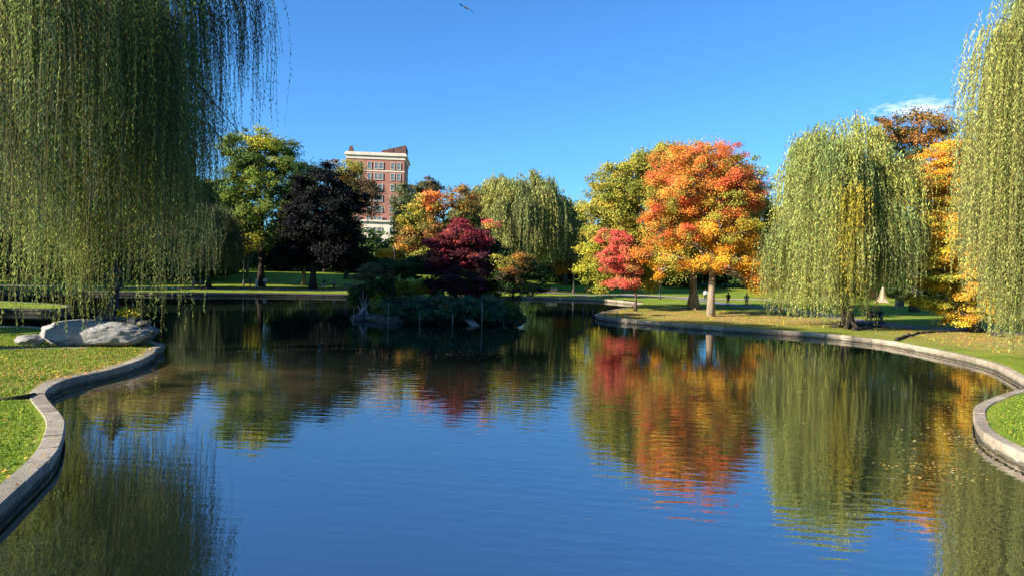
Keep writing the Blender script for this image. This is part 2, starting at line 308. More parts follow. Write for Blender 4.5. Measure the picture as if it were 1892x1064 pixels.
def stonemat(name, c1, c2):
    m = noisy(name, c1, c2, 2.2, 0.85, bump=0.55, bscale=22, ramp=(0.3, 0.75), dist=.03); t = m.node_tree; n = t.nodes; l = t.links; b = n['Principled BSDF']; src = b.inputs['Base Color'].links[0].from_socket
    g = n.new('ShaderNodeNewGeometry'); r1 = n.new('ShaderNodeMapRange'); r1.inputs['To Min'].default_value = .72; r1.inputs['To Max'].default_value = 1.2; l.new(g.outputs['Random Per Island'], r1.inputs['Value'])
    x = n.new('ShaderNodeMixRGB'); x.blend_type = 'MULTIPLY'; x.inputs[0].default_value = 1; l.new(src, x.inputs[1]); l.new(r1.outputs[0], x.inputs[2])
    sx = n.new('ShaderNodeSeparateXYZ'); l.new(g.outputs['Position'], sx.inputs[0]); nz = n.new('ShaderNodeTexNoise'); nz.inputs['Scale'].default_value = 1.7; nz.inputs['Detail'].default_value = 7; l.new(g.outputs['Position'], nz.inputs['Vector'])
    k = n.new('ShaderNodeMath'); k.operation = 'MULTIPLY_ADD'; k.inputs[1].default_value = .22; l.new(nz.outputs[0], k.inputs[0]); k.inputs[2].default_value = -.02
    d = n.new('ShaderNodeMath'); d.operation = 'SUBTRACT'; l.new(k.outputs[0], d.inputs[0]); l.new(sx.outputs['Z'], d.inputs[1])
    r2 = n.new('ShaderNodeMapRange'); r2.inputs['From Min'].default_value = -.02; r2.inputs['From Max'].default_value = .02; r2.inputs['To Max'].default_value = .8; l.new(d.outputs[0], r2.inputs['Value'])
    y = n.new('ShaderNodeMixRGB'); l.new(r2.outputs[0], y.inputs[0]); l.new(x.outputs[0], y.inputs[1]); y.inputs[2].default_value = (.045, .042, .03, 1)
    n2 = n.new('ShaderNodeTexNoise'); n2.inputs['Scale'].default_value = 3.0; n2.inputs['Detail'].default_value = 10; n2.inputs['Roughness'].default_value = .7; l.new(g.outputs['Position'], n2.inputs['Vector'])
    r3 = n.new('ShaderNodeMapRange'); r3.inputs['From Min'].default_value = .56; r3.inputs['From Max'].default_value = .66; r3.inputs['To Max'].default_value = .6; l.new(n2.outputs[0], r3.inputs['Value'])
    z = n.new('ShaderNodeMixRGB'); l.new(r3.outputs[0], z.inputs[0]); l.new(y.outputs[0], z.inputs[1]); z.inputs[2].default_value = (.10, .095, .06, 1); l.new(z.outputs[0], b.inputs['Base Color']); return m
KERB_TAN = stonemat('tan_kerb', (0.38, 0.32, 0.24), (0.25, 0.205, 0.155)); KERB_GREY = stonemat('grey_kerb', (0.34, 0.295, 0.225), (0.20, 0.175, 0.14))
def coping(path, name, label, m, width=0.5, stone=1.7, h=WH, side=1, overhang=0.03, seed=1):
    """dressed stones along the shore; side=+1: land lies on the left of the walking direction"""
    rn = random.Random(seed); pts = [Vector(p) for p in path]; cum = [0]
    for a, b in zip(pts, pts[1:]): cum.append(cum[-1]+(b-a).length)
    def at(s):
        s = min(max(s, 0), cum[-1]-1e-4)
        import bisect
        i = min(bisect.bisect_right(cum, s)-1, len(pts)-2); t = (s-cum[i])/max(cum[i+1]-cum[i], 1e-6)
        p = pts[i].lerp(pts[i+1], t); q = (pts[min(i+2, len(pts)-1)]-pts[max(i-1, 0)]).normalized(); return p, Vector((-q.y, q.x))*side
    mb = MB(); s = 0
    while s < cum[-1]-0.3:
        ln_ = min(stone*rn.uniform(0.8, 1.25), cum[-1]-s); dz = rn.uniform(-0.008, 0.010); dn = rn.uniform(-0.012, 0.012); k = 5; vs = []
        prof = [(0.03+dn, -0.7), (0.03+dn, h-0.20), (-overhang+dn, h-0.19), (-overhang+dn, h-0.025+dz), (dn-overhang+0.03, h+dz), (width-0.02, h+dz), (width, h-0.02+dz), (width, h-0.25)]
        for j in range(k+1):
            p, nn = at(s+0.014+(ln_-0.028)*j/k)
            for o, z in prof: vs.append((p.x+nn.x*o, p.y+nn.y*o, z))
        m_ = len(prof); fs = []
        for j in range(k):
            for i in range(m_-1): fs.append((j*m_+i, j*m_+i+1, (j+1)*m_+i+1, (j+1)*m_+i))
        fs += [tuple(range(m_)), tuple(k*m_+i for i in range(m_))[::-1]]
        mb.add(vs, fs); s += ln_
    # a continuous wall core behind the stones so that the joints read dark, not open
    vs = []; m_ = 3
    for p0, q in ((pts[i], (pts[min(i+1, len(pts)-1)]-pts[max(i-1, 0)]).normalized()) for i in range(len(pts))):
        nn = Vector((-q.y, q.x))*side
        for o, z in ((0.06, -0.7), (0.06, h-0.045), (width-0.05, h-0.045)): vs.append((p0.x+nn.x*o, p0.y+nn.y*o, z))
    mb.add(vs, [(j*m_+i, j*m_+i+1, (j+1)*m_+i+1, (j+1)*m_+i) for j in range(len(pts)-1) for i in range(2)], 1)
    o = mb.build(name, [m, ROCK]); return tag(o, label, 'retaining wall')
coping(Lp, 'lagoon_wall', 'grey granite edging wall curving round the near left lawn under the willow', KERB_GREY, 0.42, 1.5, seed=2)

KERB_DARK = stonemat('shade_dark_kerb', (0.085, 0.085, 0.075), (0.05, 0.052, 0.045))  # darker kerb stone: shade on the far wall is put into its colour
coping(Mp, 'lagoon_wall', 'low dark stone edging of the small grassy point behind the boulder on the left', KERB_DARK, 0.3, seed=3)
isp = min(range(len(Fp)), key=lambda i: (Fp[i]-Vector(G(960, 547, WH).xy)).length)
coping(Fp[:isp+1], 'lagoon_wall', 'shade-darkened stone edging along the far bank left of the island', KERB_DARK, 0.35, seed=4)
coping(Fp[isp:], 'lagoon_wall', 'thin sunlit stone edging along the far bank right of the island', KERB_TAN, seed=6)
coping(Rp, 'lagoon_wall', 'sunlit tan granite edging wall sweeping along the right bank below the orange tree and willow', KERB_TAN, 0.34, seed=5)

def strip(name, pl, width, m, dz=0.03):
    pts = cr([Vector(p) for p in pl], 1.5); mb = MB(); vs = []; n_ = 7
    for i, p in enumerate(pts):
        q = (pts[min(i+1, len(pts)-1)]-pts[max(i-1, 0)]).normalized(); nn = Vector((-q.y, q.x)); ww = width*(1+0.12*noise.noise(Vector((p.x*0.3, p.y*0.3, 0))))
        for k in range(n_):
            a = p+nn*ww*(k/(n_-1)-0.5); vs.append((a.x, a.y, gz(a.x, a.y)+dz))
    mb.add(vs, [(i*n_+k, i*n_+k+1, (i+1)*n_+k+1, (i+1)*n_+k) for i in range(len(pts)-1) for k in range(n_-1)])
    o = mb.build(name, m, smooth=True); tag(o, kind='structure')
    if o.data.polygons[0].normal.z < 0: o.data.flip_normals()
    return o
def gpx(l): return [Vector(ground_pt(x, y).xy) for x, y in l]
strip('path', gpx([(1060, 545), (1180, 547), (1250, 550), (1300, 556), (1350, 563), (1420, 570), (1500, 578), (1600, 594), (1700, 606), (1800, 611), (1900, 617), (2100, 640)]), 3.2, PATHM)
strip('path', gpx([(-200, 527), (0, 528), (200, 531), (400, 534), (520, 535), (660, 537), (850, 538), (1000, 540), (1060, 543)]), 3.0, PATHM, 0.035)
strip('path', gpx([(1150, 537), (1250, 536.5), (1350, 536.5), (1460, 538)]), 3.0, PATHPINK)
strip('path', gpx([(-90, 646), (0, 643), (60, 642), (120, 641), (165, 641)]), 1.5, PATHPINK, 0.02)

# ------------------------------------------------------------------ trees
CROWNS = []
def limb(mb, a, b, r0, r1, rn, sag=0.0, n=6, k=6, wig=0.08):
    a, b = Vector(a), Vector(b); L_ = (b-a).length; pts = []; rs = []
    for i in range(k+1):
        t = i/k; p = a.lerp(b, t); p.z += math.sin(t*PI)*sag*L_
        if 0 < i < k: p += Vector((rn.uniform(-1, 1), rn.uniform(-1, 1), rn.uniform(-1, 1)*0.5))*wig*L_*0.5
        pts.append(p); rs.append(r0*(1-t)+r1*t)
    mb.tube(pts, rs, n); return pts
def tree(name, label, cat, bx, by_or_D, lobes, pal, nleaf, lsz, trunk_r, D=None, bark=None, seed=0, group=None, lean=0.0, flare=1.5, fork=0.38, clump=0.85, spread=0.5, thin=0.0, flat=0.6, trunk_top=None, basez=None, roots=0, base=None):
    rn = random.Random(seed)
    if base is not None: b = Vector(base)
    elif D is None: b = ground_pt(bx, by_or_D); D = b.y
    else: b = P(bx, by_or_D, D); b.z = gz(b.x, b.y)
    if basez is not None: b.z = basez
    if D is None: D = b.y
    root = empty(name, b); tag(root, label, cat, group)
    k = D/F_PX
    W = max(abs(l[0]-bx)+l[2] for l in lobes)*k*0.5
    zmax = max((P(l[0], l[1], D).z + l[3]*k) for l in lobes)
    H = zmax-b.z
    tb = MB(); topz = b.z + H*(trunk_top or 0.8); cxm = np.mean([P(l[0], l[1], D).x for l in lobes])
    tp = []; tr_ = []
    for i in range(9):
        t = i/8; z = H*(trunk_top or 0.8)*t
        x = lean*H*t*(1-t*0.4) + (cxm-b.x)*0.5*t*t; tp.append(Vector((x+math.sin(t*5+seed)*trunk_r*0.4*t, math.cos(t*4+seed)*trunk_r*0.4*t, z-0.25*(i == 0))))
        tr_.append(trunk_r*(1-0.82*t)*(1+(flare-1)*max(0, 1-t*9)))
    tb.tube(tp, tr_, 10)
    for i in range(roots):
        a = 2*PI*i/roots+rn.random(); tb.tube([Vector((math.cos(a)*trunk_r*0.6, math.sin(a)*trunk_r*0.6, trunk_r*1.1)), Vector((math.cos(a)*trunk_r*1.5, math.sin(a)*trunk_r*1.5, 0.1)), Vector((math.cos(a)*trunk_r*2.6, math.sin(a)*trunk_r*2.6, -0.12))], [trunk_r*.5, trunk_r*.3, trunk_r*.12], 6)
    def trunk_at(z):
        for i in range(8):
            if tp[i+1].z >= z: return tp[i].lerp(tp[i+1], (z-tp[i].z)/(tp[i+1].z-tp[i].z))
        return tp[-1]
    PC, CC, NN = [], [], []; tot = sum((l[2]*l[3]) for l in lobes)
    for li, l in enumerate(lobes):
        lp = l[4] if len(l) > 4 else pal
        c0 = P(l[0], l[1], D); rx, rz = l[2]*k, l[3]*k; ry = min(max((rx+rz)/2, rx), 6.5)
        for sgn in (-1, 1):
            off = sgn*spread*max(W*1.0-abs(c0.x-cxm)*0.55, 0.4)*rn.uniform(0.45, 1.0) if spread else 0
            c = Vector((c0.x-b.x+rn.uniform(-.3, .3), c0.y-b.y+off, c0.z-b.z+rn.uniform(-.3, .3)))
            nl = int(nleaf*1.45*(l[2]*l[3])/tot/2)
            zt = max(H*fork*0.75, min(c.z-0.55*math.hypot(c.x, c.y), H*(trunk_top or 0.8)*0.96)); a = trunk_at(max(zt, 0.3))
            lr = trunk_r*(0.50-0.3*zt/H)
            limb(tb, a, c, max(lr, 0.05), max(lr*0.3, 0.025), rn, 0.08, 6)
            ncl = max(6, int(1.5*(rx*ry+ry*rz+rx*rz)/(clump**2)))
            u = unit(RNG.normal(size=(ncl, 3))); rr = RNG.uniform(0.30, 1.0, size=(ncl, 1))**0.55
            # uneven outline: push clumps in and out with noise
            push = np.array([1+0.30*noise.noise(Vector((q[0]*2.3+seed, q[1]*2.3, q[2]*2.3+li))) for q in u])[:, None]
            cl = np.array(c)+u*rr*push*np.array([rx, ry, rz])
            for q in range(min(10, ncl)):
                e = Vector(cl[q]); limb(tb, c.lerp(a, 0.15), e, max(lr*0.3, 0.03), 0.012, rn, 0.05, 4, 4)
            cc = np.array([lp[rn.choices(range(len(lp)), [x[1] for x in lp])[0]][0] for _ in range(ncl)])
            cc = cc*(1+RNG.normal(size=(ncl, 1))*0.14)
            wgt = RNG.gamma(2.0, 1.0, ncl); idx = RNG.choice(ncl, nl, p=wgt/wgt.sum())
            crs = clump*RNG.uniform(0.45, 1.05, (ncl, 1))
            g = RNG.normal(size=(nl, 3))*np.array([1, 1, flat])*crs[idx]*0.52
            PC.append(cl[idx]+g); CC.append(cc[idx])
            NN.append(unit(unit(cl[idx]+g-np.array(c))*0.75+np.array([-.12, -.05, 0.30])+RNG.normal(size=(nl, 3))*0.55))
    PC, CC, NN = np.concatenate(PC), np.concatenate(CC), np.concatenate(NN)
    keep = PC[:, 2] > 0.25
    PC, CC, NN = PC[keep], CC[keep], NN[keep]
    sz = lsz*1.2*RNG.uniform(0.65, 1.35, len(PC))
    tb.build('trunk', bark or BARK, root, True)
    quads_mesh('crown', leaves(PC, NN, sz, 0.62), jitter(CC, len(PC)), root)
    return root

def willow(name, label, base, H, R, nb, per, spacing, llen, lw, pal, low, trunk_r=0.5, seed=0, bark=None, az=None, zshape=0.42, lean=(0, 0), xs=1.0, mid=0.35, drift=(0.3, 1.1), wisps=0, group=None, rmin=0.25, trunkpts=None, bunch=0.42, keepfn=None, highlight=None):
    rn = random.Random(seed); b = Vector(base); root = empty(name, b); tag(root, label, 'willow tree', group)
    tb = MB(); fk_ = Vector((lean[0], lean[1], H*0.33))
    tp = trunkpts or [Vector((0, 0, -0.3)), Vector((lean[0]*.25, lean[1]*.25, H*0.08)), Vector((lean[0]*.6, lean[1]*.6, H*0.2)), fk_]
    tp = [Vector(q) for q in tp]; fk_ = tp[-1]
    tb.tube(tp, [trunk_r*(1.45 if i == 0 else 1-0.3*i/len(tp)) for i in range(len(tp))], 12)
    for i in range(5):
        a = 2*PI*i/5+rn.random(); tb.tube([Vector((math.cos(a)*trunk_r*0.6, math.sin(a)*trunk_r*0.6, trunk_r*0.9)), Vector((math.cos(a)*trunk_r*1.7, math.sin(a)*trunk_r*1.7, 0.1)), Vector((math.cos(a)*trunk_r*3.2, math.sin(a)*trunk_r*3.2, -0.1))], [trunk_r*.5, trunk_r*.3, trunk_r*.12], 6)
    mains = []
    for i in range(8):
        a = 2*PI*i/8+rn.uniform(-.3, .3); e = Vector((lean[0]+math.cos(a)*R*0.45*xs, lean[1]+math.sin(a)*R*0.45, H*rn.uniform(0.6, 0.82)))
        mains.append(limb(tb, fk_.lerp(tp[-2], rn.random()*.5), e, trunk_r*0.5, trunk_r*0.16, rn, 0.1, 7))
    PC, CC, NN, AL, SZ, ST = [], [], [], [], [], []; stemw = lw*0.16
    for bi in range(nb):
        a = rn.uniform(0, 2*PI) if az is None else rn.uniform(*az)
        q = max(rmin, rn.random()**0.5); q = min(q, 1.0)
        rr = R*q
        zt = H*(1-zshape*q**2.4)*rn.uniform(0.90, 1.0)
        if rn.random() < mid: zt *= rn.uniform(0.5, 0.85)
        wob = 1+0.16*noise.noise(Vector((math.cos(a)*1.7+seed, math.sin(a)*1.7, zt*0.15)))
        ex, ey = lean[0]+math.cos(a)*rr*xs*wob, lean[1]+math.sin(a)*rr*wob
        end = Vector((ex, ey, zt)); m_ = min(mains, key=lambda pp: (pp[-1]-end).length); st = m_[rn.choice((4, 5, 6))]
        if keepfn and not keepfn(b+end): continue
        arc = limb(tb, st, end, trunk_r*0.13, 0.02, rn, 0.12, 5)
        col = np.array(pal[rn.choices(range(len(pal)), [x[1] for x in pal])[0]][0])*rn.uniform(0.85, 1.15)
        bl = low(b.x+ex, b.y+ey)
        for s in range(per):
            t = rn.uniform(0.55, 1.0); j = int(t*6); p0 = arc[j].lerp(arc[min(j+1, 6)], t*6-j)
            out = Vector((math.cos(a)*xs, math.sin(a), 0)); out = (out + Vector((rn.gauss(0, .6), rn.gauss(0, .6), 0))).normalized()
            p0 = p0 + Vector((rn.gauss(0, bunch), rn.gauss(0, bunch), rn.gauss(0, 0.25)))
            dr = rn.uniform(*drift); tip = bl + rn.expovariate(1/1.6) - b.z
            ln_ = max(p0.z-tip, 1.2)*rn.uniform(0.75, 1.0) if rn.random() < 0.7 else max(p0.z-tip, 1.2)*rn.uniform(0.35, 0.8)
            nn = max(6, int(ln_/spacing)); tt = (np.arange(nn)+RNG.random(nn))/nn
            amp = rn.uniform(0.04, 0.16); ph = rn.random()*6
            arcx = dr*(1-np.exp(-tt*ln_/1.1)); rise = 0.45*dr*np.exp(-tt*ln_/0.5)*np.minimum(tt*ln_*3, 1)
            px_ = p0.x+out.x*arcx+amp*np.sin(tt*ln_*0.7+ph)*tt; py_ = p0.y+out.y*arcx+amp*np.cos(tt*ln_*0.6+ph)*tt; pz_ = p0.z-tt*ln_+rise
            pp = np.stack([px_, py_, pz_], 1)
            ang = RNG.uniform(0, 2*PI, nn); sp = RNG.uniform(0.2, 1.0, nn)
            al = unit(np.stack([np.cos(ang)*sp, np.sin(ang)*sp, -np.ones(nn)], 1)); nr = unit(np.cross(al, RNG.normal(size=(nn, 3))))
            nk = max(3, int(ln_/1.3)); ii = np.linspace(0, nn-1, nk).astype(int); q_ = pp[ii]; sv = np.array([math.cos(ph), math.sin(ph), 0])*stemw
            q_[0] = p0
            ST.append(np.stack([q_[:-1]-sv, q_[:-1]+sv, q_[1:]+sv*.7, q_[1:]-sv*.7], 1))
            PC.append(pp+al*llen*0.35); AL.append(al); NN.append(nr); SZ.append(llen*RNG.uniform(0.6, 1.25, nn)*(1-0.35*tt)); CC.append(np.repeat((col*rn.uniform(0.8, 1.2))[None], nn, 0))
    for s in range(wisps):   # fine upright wisps on the crown's outline
        a = rn.uniform(0, 2*PI); q = rn.random()**0.6; p0 = Vector((lean[0]+math.cos(a)*R*q*xs, lean[1]+math.sin(a)*R*q, H*(1-zshape*q**2.4)*rn.uniform(.90, .95)))
        if keepfn and not keepfn(b+p0): continue
        nn = 16; tt = np.linspace(0, 1, nn); l_ = rn.uniform(0.5, 1.3); dx = rn.uniform(-.6, .6)
        pp = np.array(p0)[None]+np.stack([tt*l_*dx, tt*l_*rn.uniform(-.4, .4), l_*(tt*1.0-0.75*tt**2)], 1)
        al = unit(RNG.normal(size=(nn, 3))+np.array([dx, 0, .5])); PC.append(pp); AL.append(al); NN.append(unit(np.cross(al, RNG.normal(size=(nn, 3))))); SZ.append(np.full(nn, llen*0.7)); CC.append(np.repeat(np.array(pal[0][0])[None], nn, 0))
    PC, CC, NN, AL, SZ = map(np.concatenate, (PC, CC, NN, AL, SZ))
    k = PC[:, 2] > 0.12; PC, CC, NN, AL, SZ = PC[k], CC[k], NN[k], AL[k], SZ[k]
    tb.build('trunk', bark or BARK_DARK, root, True)
    ST = np.concatenate(ST); sc2 = np.repeat(np.array([[.16, .13, .05]]), len(ST), 0)
    quads_mesh('crown', np.concatenate([leaves(PC, NN, SZ, lw/llen, AL), ST]), np.concatenate([jitter(CC, len(PC), 0.28, 0.08), sc2]), root)
    return root

# palettes
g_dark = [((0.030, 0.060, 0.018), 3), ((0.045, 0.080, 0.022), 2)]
g_mid = [((0.085, 0.13, 0.026), 3), ((0.155, 0.20, 0.035), 2.5), ((0.18, 0.19, 0.03), .6)]
g_olive = [((0.28, 0.27, 0.045), 3), ((0.20, 0.22, 0.038), 2), ((0.36, 0.28, 0.045), 1)]
g_yel = [((0.34, 0.31, 0.035), 3), ((0.22, 0.24, 0.03), 2)]
p_dark = [((0.007, 0.006, 0.009), 3), ((0.010, 0.014, 0.011), 2)]
orange = [((0.58, 0.22, 0.045), 3), ((0.56, 0.13, 0.05), 2), ((0.52, 0.30, 0.05), 1.8), ((0.28, 0.26, 0.045), 2.6)]
orred = [((0.60, 0.15, 0.055), 3), ((0.58, 0.20, 0.045), 2), ((0.34, 0.25, 0.045), 1.8)]
oryel = [((0.62, 0.33, 0.035), 3), ((0.60, 0.22, 0.035), 1.5), ((0.34, 0.30, 0.045), 2)]
yellow = [((0.70, 0.46, 0.05), 3), ((0.68, 0.37, 0.045), 1.6), ((0.48, 0.40, 0.06), 1)]
red = [((0.56, 0.105, 0.085), 3), ((0.58, 0.18, 0.10), 2), ((.36, .22, .06), .9)]
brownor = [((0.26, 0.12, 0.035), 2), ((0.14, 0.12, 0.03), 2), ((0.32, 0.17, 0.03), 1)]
brown = [((0.16, 0.11, 0.055), 3), ((0.11, 0.09, 0.04), 2)]
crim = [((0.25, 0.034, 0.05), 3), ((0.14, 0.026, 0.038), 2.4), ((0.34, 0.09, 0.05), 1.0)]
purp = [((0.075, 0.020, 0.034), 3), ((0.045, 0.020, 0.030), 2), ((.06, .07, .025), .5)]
greyg = [((0.085, 0.115, 0.045), 3), ((0.12, 0.14, 0.05), 2), ((0.16, 0.12, 0.05), .5)]

# --- right bank
tree('broadleaf_tree', 'large rounded olive yellow tree with flared mottled trunk, standing behind the orange tree', 'tree', 1281, 571,
     [(1125, 400, 62, 75), (1160, 345, 58, 48), (1135, 370, 50, 50), (1185, 325, 50, 36), (1235, 300, 50, 34), (1215, 320, 60, 45), (1280, 320, 70, 55), (1345, 340, 60, 60), (1395, 390, 42, 80), (1110, 480, 45, 48, g_yel), (1160, 455, 60, 60), (1230, 400, 80, 75), (1320, 430, 80, 70), (1230, 488, 50, 28), (1390, 470, 45, 35), (1112, 520, 22, 20, g_yel), (1195, 520, 24, 16, g_olive)],
     g_olive, 160000, 0.18, 0.52, seed=11, fork=0.3, flare=1.7, roots=6, bark=BARK_PALE, clump=1.0, spread=0.6)
tree('maple_tree', 'tall orange and red maple with smooth pale trunk close to the right bank', 'tree', 1313, 583.5,
     [(1300, 300, 55, 38, orred), (1350, 305, 42, 40, orred), (1245, 305, 40, 38, orange), (1225, 355, 36, 44, orange), (1275, 360, 55, 45, orange), (1340, 365, 55, 48, orange), (1385, 360, 30, 48, orred), (1215, 420, 30, 35, orange), (1260, 425, 45, 40, orange), (1320, 430, 50, 42, oryel), (1380, 430, 38, 38, oryel), (1235, 478, 40, 24, oryel), (1300, 486, 38, 20, oryel), (1365, 478, 45, 28, oryel), (1400, 508, 24, 24, oryel), (1404, 532, 14, 12, oryel), (1424, 527, 14, 10, orred), (1385, 500, 30, 18, oryel), (1219, 500, 11, 22, oryel), (1180, 470, 15, 14, orange)],
     orange, 105000, 0.125, 0.40, seed=12, fork=0.35, flare=1.25, bark=BARK_PALE, clump=0.85, spread=0.5, flat=0.7)
tree('maple_tree', 'small bright red maple with thin dark trunk, lower left of the orange tree', 'tree', 1174, 574,
     [(1135, 445, 28, 20), (1155, 470, 30, 26), (1130, 480, 22, 22), (1160, 500, 22, 15), (1145, 523, 26, 11), (1165, 525, 16, 10), (1120, 465, 14, 18)],
     red, 22000, 0.115, 0.17, seed=13, fork=0.25, flare=1.4, trunk_top=0.95, clump=0.6, spread=0.55, flat=0.6)
wg = [((0.28, 0.33, 0.10), 3), ((0.38, 0.40, 0.10), 2), ((0.18, 0.24, 0.08), 1.3)]
wb = ground_pt(1577, 606)
ww = wb.y
willow('willow_tree', 'weeping willow with dark leaning trunk between orange tree and golden tree on the right bank', wb + Vector((-0.5, 0, 0)), 18.6, 5.7, 88, 84, 0.16, 0.34, 0.07,
       wg + [((0.40, 0.34, 0.04), 0.35)], lambda x, y: (0.5 if x < wb.x+.6 else 2.6)+random.choice((0, .4, 1.2, 2.4, 4.0)), 0.55, seed=21, lean=(-1.0, 0.2), zshape=0.33, mid=0.66, wisps=260, drift=(0.3, 0.9), rmin=0.15,
       trunkpts=[(0.25, 0, -0.3), (0.05, 0, .5), (-0.35, 0, 2.0), (-0.85, .1, 4.2), (-1.0, .2, 6.5)], bunch=0.46)
tree('broadleaf_tree', 'tall russet topped green tree rising behind the willow and the golden tree', 'tree', 1690, 560,
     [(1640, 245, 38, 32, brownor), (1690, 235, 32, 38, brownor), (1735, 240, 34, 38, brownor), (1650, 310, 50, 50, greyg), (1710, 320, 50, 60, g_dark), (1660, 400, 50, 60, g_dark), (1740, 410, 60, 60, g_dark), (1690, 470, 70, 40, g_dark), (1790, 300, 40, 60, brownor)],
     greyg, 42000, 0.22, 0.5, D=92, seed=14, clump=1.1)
tree('beech_tree', 'golden yellow tree with layered drooping boughs on the right bank, left of the near willow', 'tree', 1800, 613,
     [(1755, 300, 48, 34, oryel), (1740, 345, 40, 30, oryel), (1770, 390, 44, 34, yellow), (1750, 430, 36, 26, yellow), (1800, 330, 50, 50, oryel), (1810, 440, 50, 50, yellow), (1740, 480, 44, 20, yellow), (1700, 488, 34, 10, yellow), (1720, 515, 44, 12, g_yel), (1765, 525, 50, 30, yellow), (1690, 545, 24, 8, g_yel), (1800, 550, 40, 34, yellow), (1715, 560, 30, 9, g_yel), (1760, 575, 30, 16, yellow), (1835, 585, 20, 20, oryel), (1765, 592, 12, 8, yellow), (1840, 500, 40, 50, yellow), (1735, 320, 36, 34, oryel), (1775, 350, 50, 44, oryel), (1728, 400, 32, 34, yellow), (1735, 452, 40, 28, yellow), (1780, 480, 50, 40, yellow)],
     yellow, 130000, 0.125, 0.38, seed=15, clump=0.75, spread=0.5, flat=0.42, fork=0.12, trunk_top=0.9)
nwc = Vector((31.6, 39.5, gz(31, 39.5)))
def lowN(x, y):
    px = CX + x/y*F_PX
    return np.interp(px, [1720, 1760, 1790, 1830, 1870, 1950], [9.0, 5.4, 2.4, 0.3, -0.6, 0.2]) + random.choice((0, 0.4, 1.0, 2.0, 3.5))
willow('willow_tree', 'near weeping willow with bright hanging foliage at the right edge, taller than the frame', nwc, 24.0, 7.2, 170, 62, 0.13, 0.27, 0.05,
       [((0.27, 0.30, 0.09), 3), ((0.34, 0.36, 0.10), 2), ((0.18, 0.22, 0.075), 2), ((0.45, 0.38, 0.045), .2)], lowN, 0.55, seed=22, zshape=0.30, mid=0.5, drift=(0.2, 0.8), rmin=0.3, keepfn=lambda p: p.x < 36.5)

# --- left near willow
def lowL(x, y):
    px = CX + x/y*F_PX
    return np.interp(px, [-300, -100, 0, 90, 160, 185, 240, 300, 350, 390, 430, 500], [10.5, 8.0, 3.4, 2.6, 2.4, 5.6, 5.4, 2.8, 3.2, 6.0, 9.5, 10.5]) + random.choice((0, 0.8, 1.8, 3.0, -1.8, 4.5))
lw0 = Vector((-26.0, 34.0, gz(-26, 34)))
willow('willow_tree', 'huge weeping willow hanging over the left side of the frame above the grey boulder', lw0, 22.5, 13.7, 225, 72, 0.13, 0.27, 0.046,
       [((0.15, 0.215, 0.06), 3), ((0.26, 0.31, 0.075), 2), ((0.030, 0.060, 0.032), 3.0), ((0.48, 0.40, 0.055), .5)], lowL, 0.7, seed=23, zshape=0.16, mid=0.5, drift=(0.3, 1.3), rmin=0.3, bunch=0.42,
       keepfn=lambda p: (CX+p.x/p.y*F_PX) > -190 and p.y > 17)

# --- back willow beyond the island, and a darker one on the far left bank
bw = P(954, 520, 122); bw.z = gz(bw.x, bw.y)
willow('willow_tree', 'broad domed weeping willow in the middle distance behind the island', bw, 20.2, 11.0, 230, 44, 0.28, 0.55, 0.13, [((0.27, 0.30, 0.09), 3), ((0.33, 0.32, 0.08), 2), ((0.17, 0.21, 0.075), 2)], lambda x, y: 4.2+random.choice((0, 1, 2.5, 4.5)), 0.6, seed=24, zshape=0.36, mid=0.42, wisps=120, drift=(0.5, 1.3))
fw = P(385, 520, 104); fw.z = gz(fw.x, fw.y)
willow('willow_tree', 'dark green weeping willow on the far left bank beside the seated couple', fw, 12.5, 5.2, 120, 20, 0.25, 0.45, 0.11, [((0.055, 0.09, 0.045), 3), ((0.075, 0.115, 0.05), 2)], lambda x, y: 1.6+random.choice((0, .6, 1.5)), 0.4, seed=25, zshape=0.4, mid=0.4)

# --- left bank trees
tree('oak_tree', 'tall spreading green tree with forked dark limbs on the far left bank', 'tree', 482, 524,
     [(487, 262, 34, 28, g_yel), (440, 275, 36, 34, g_mid), (520, 300, 36, 44, g_mid), (470, 310, 40, 36, g_mid), (430, 345, 34, 40, g_mid), (500, 370, 48, 40, g_mid), (455, 400, 40, 30, g_mid), (535, 350, 28, 40, g_dark), (420, 405, 24, 26, g_yel), (445, 440, 36, 24, g_yel), (500, 440, 34, 28, g_mid), (530, 420, 34, 30, g_dark)],
     g_mid, 46000, 0.25, 0.52, seed=31, D=113, clump=1.25, fork=0.22, bark=BARK_DARK, trunk_top=0.72, spread=0.55)
tree('birch_tree', 'slender pale trunked yellow green tree on the far left lawn', 'tree', 457, 508,
     [(450, 430, 26, 22, g_yel), (470, 448, 20, 16, g_yel), (435, 410, 20, 18, g_mid)], g_yel, 6000, 0.26, 0.26, D=134, seed=32, bark=BARK_PALE, trunk_top=0.9, clump=0.9, flare=1.2)
tree('beech_tree', 'very dark purple leaved beech left of the brick building', 'tree', 578, 524,
     [(600, 345, 50, 38, p_dark), (565, 370, 40, 40, p_dark), (640, 375, 38, 38, p_dark), (600, 410, 62, 42, p_dark), (545, 420, 38, 40, p_dark), (640, 430, 24, 36, p_dark), (560, 460, 50, 26, p_dark), (620, 465, 60, 26, p_dark), (535, 470, 36, 20, p_dark), (580, 320, 34, 20, g_dark), (625, 482, 46, 14, p_dark)],
     p_dark, 60000, 0.25, 0.5, seed=33, D=111, clump=1.2, bark=BARK_DARK, fork=0.2)
tree('plane_tree', 'half hidden pale barked tree standing in sunlit grass right of the tall green tree', 'tree', 562, 518, [(560, 440, 36, 30, g_dark), (560, 480, 30, 16, g_dark)], g_dark, 6000, 0.28, 0.34, D=119, seed=34, bark=BARK_PALE, trunk_top=0.9)
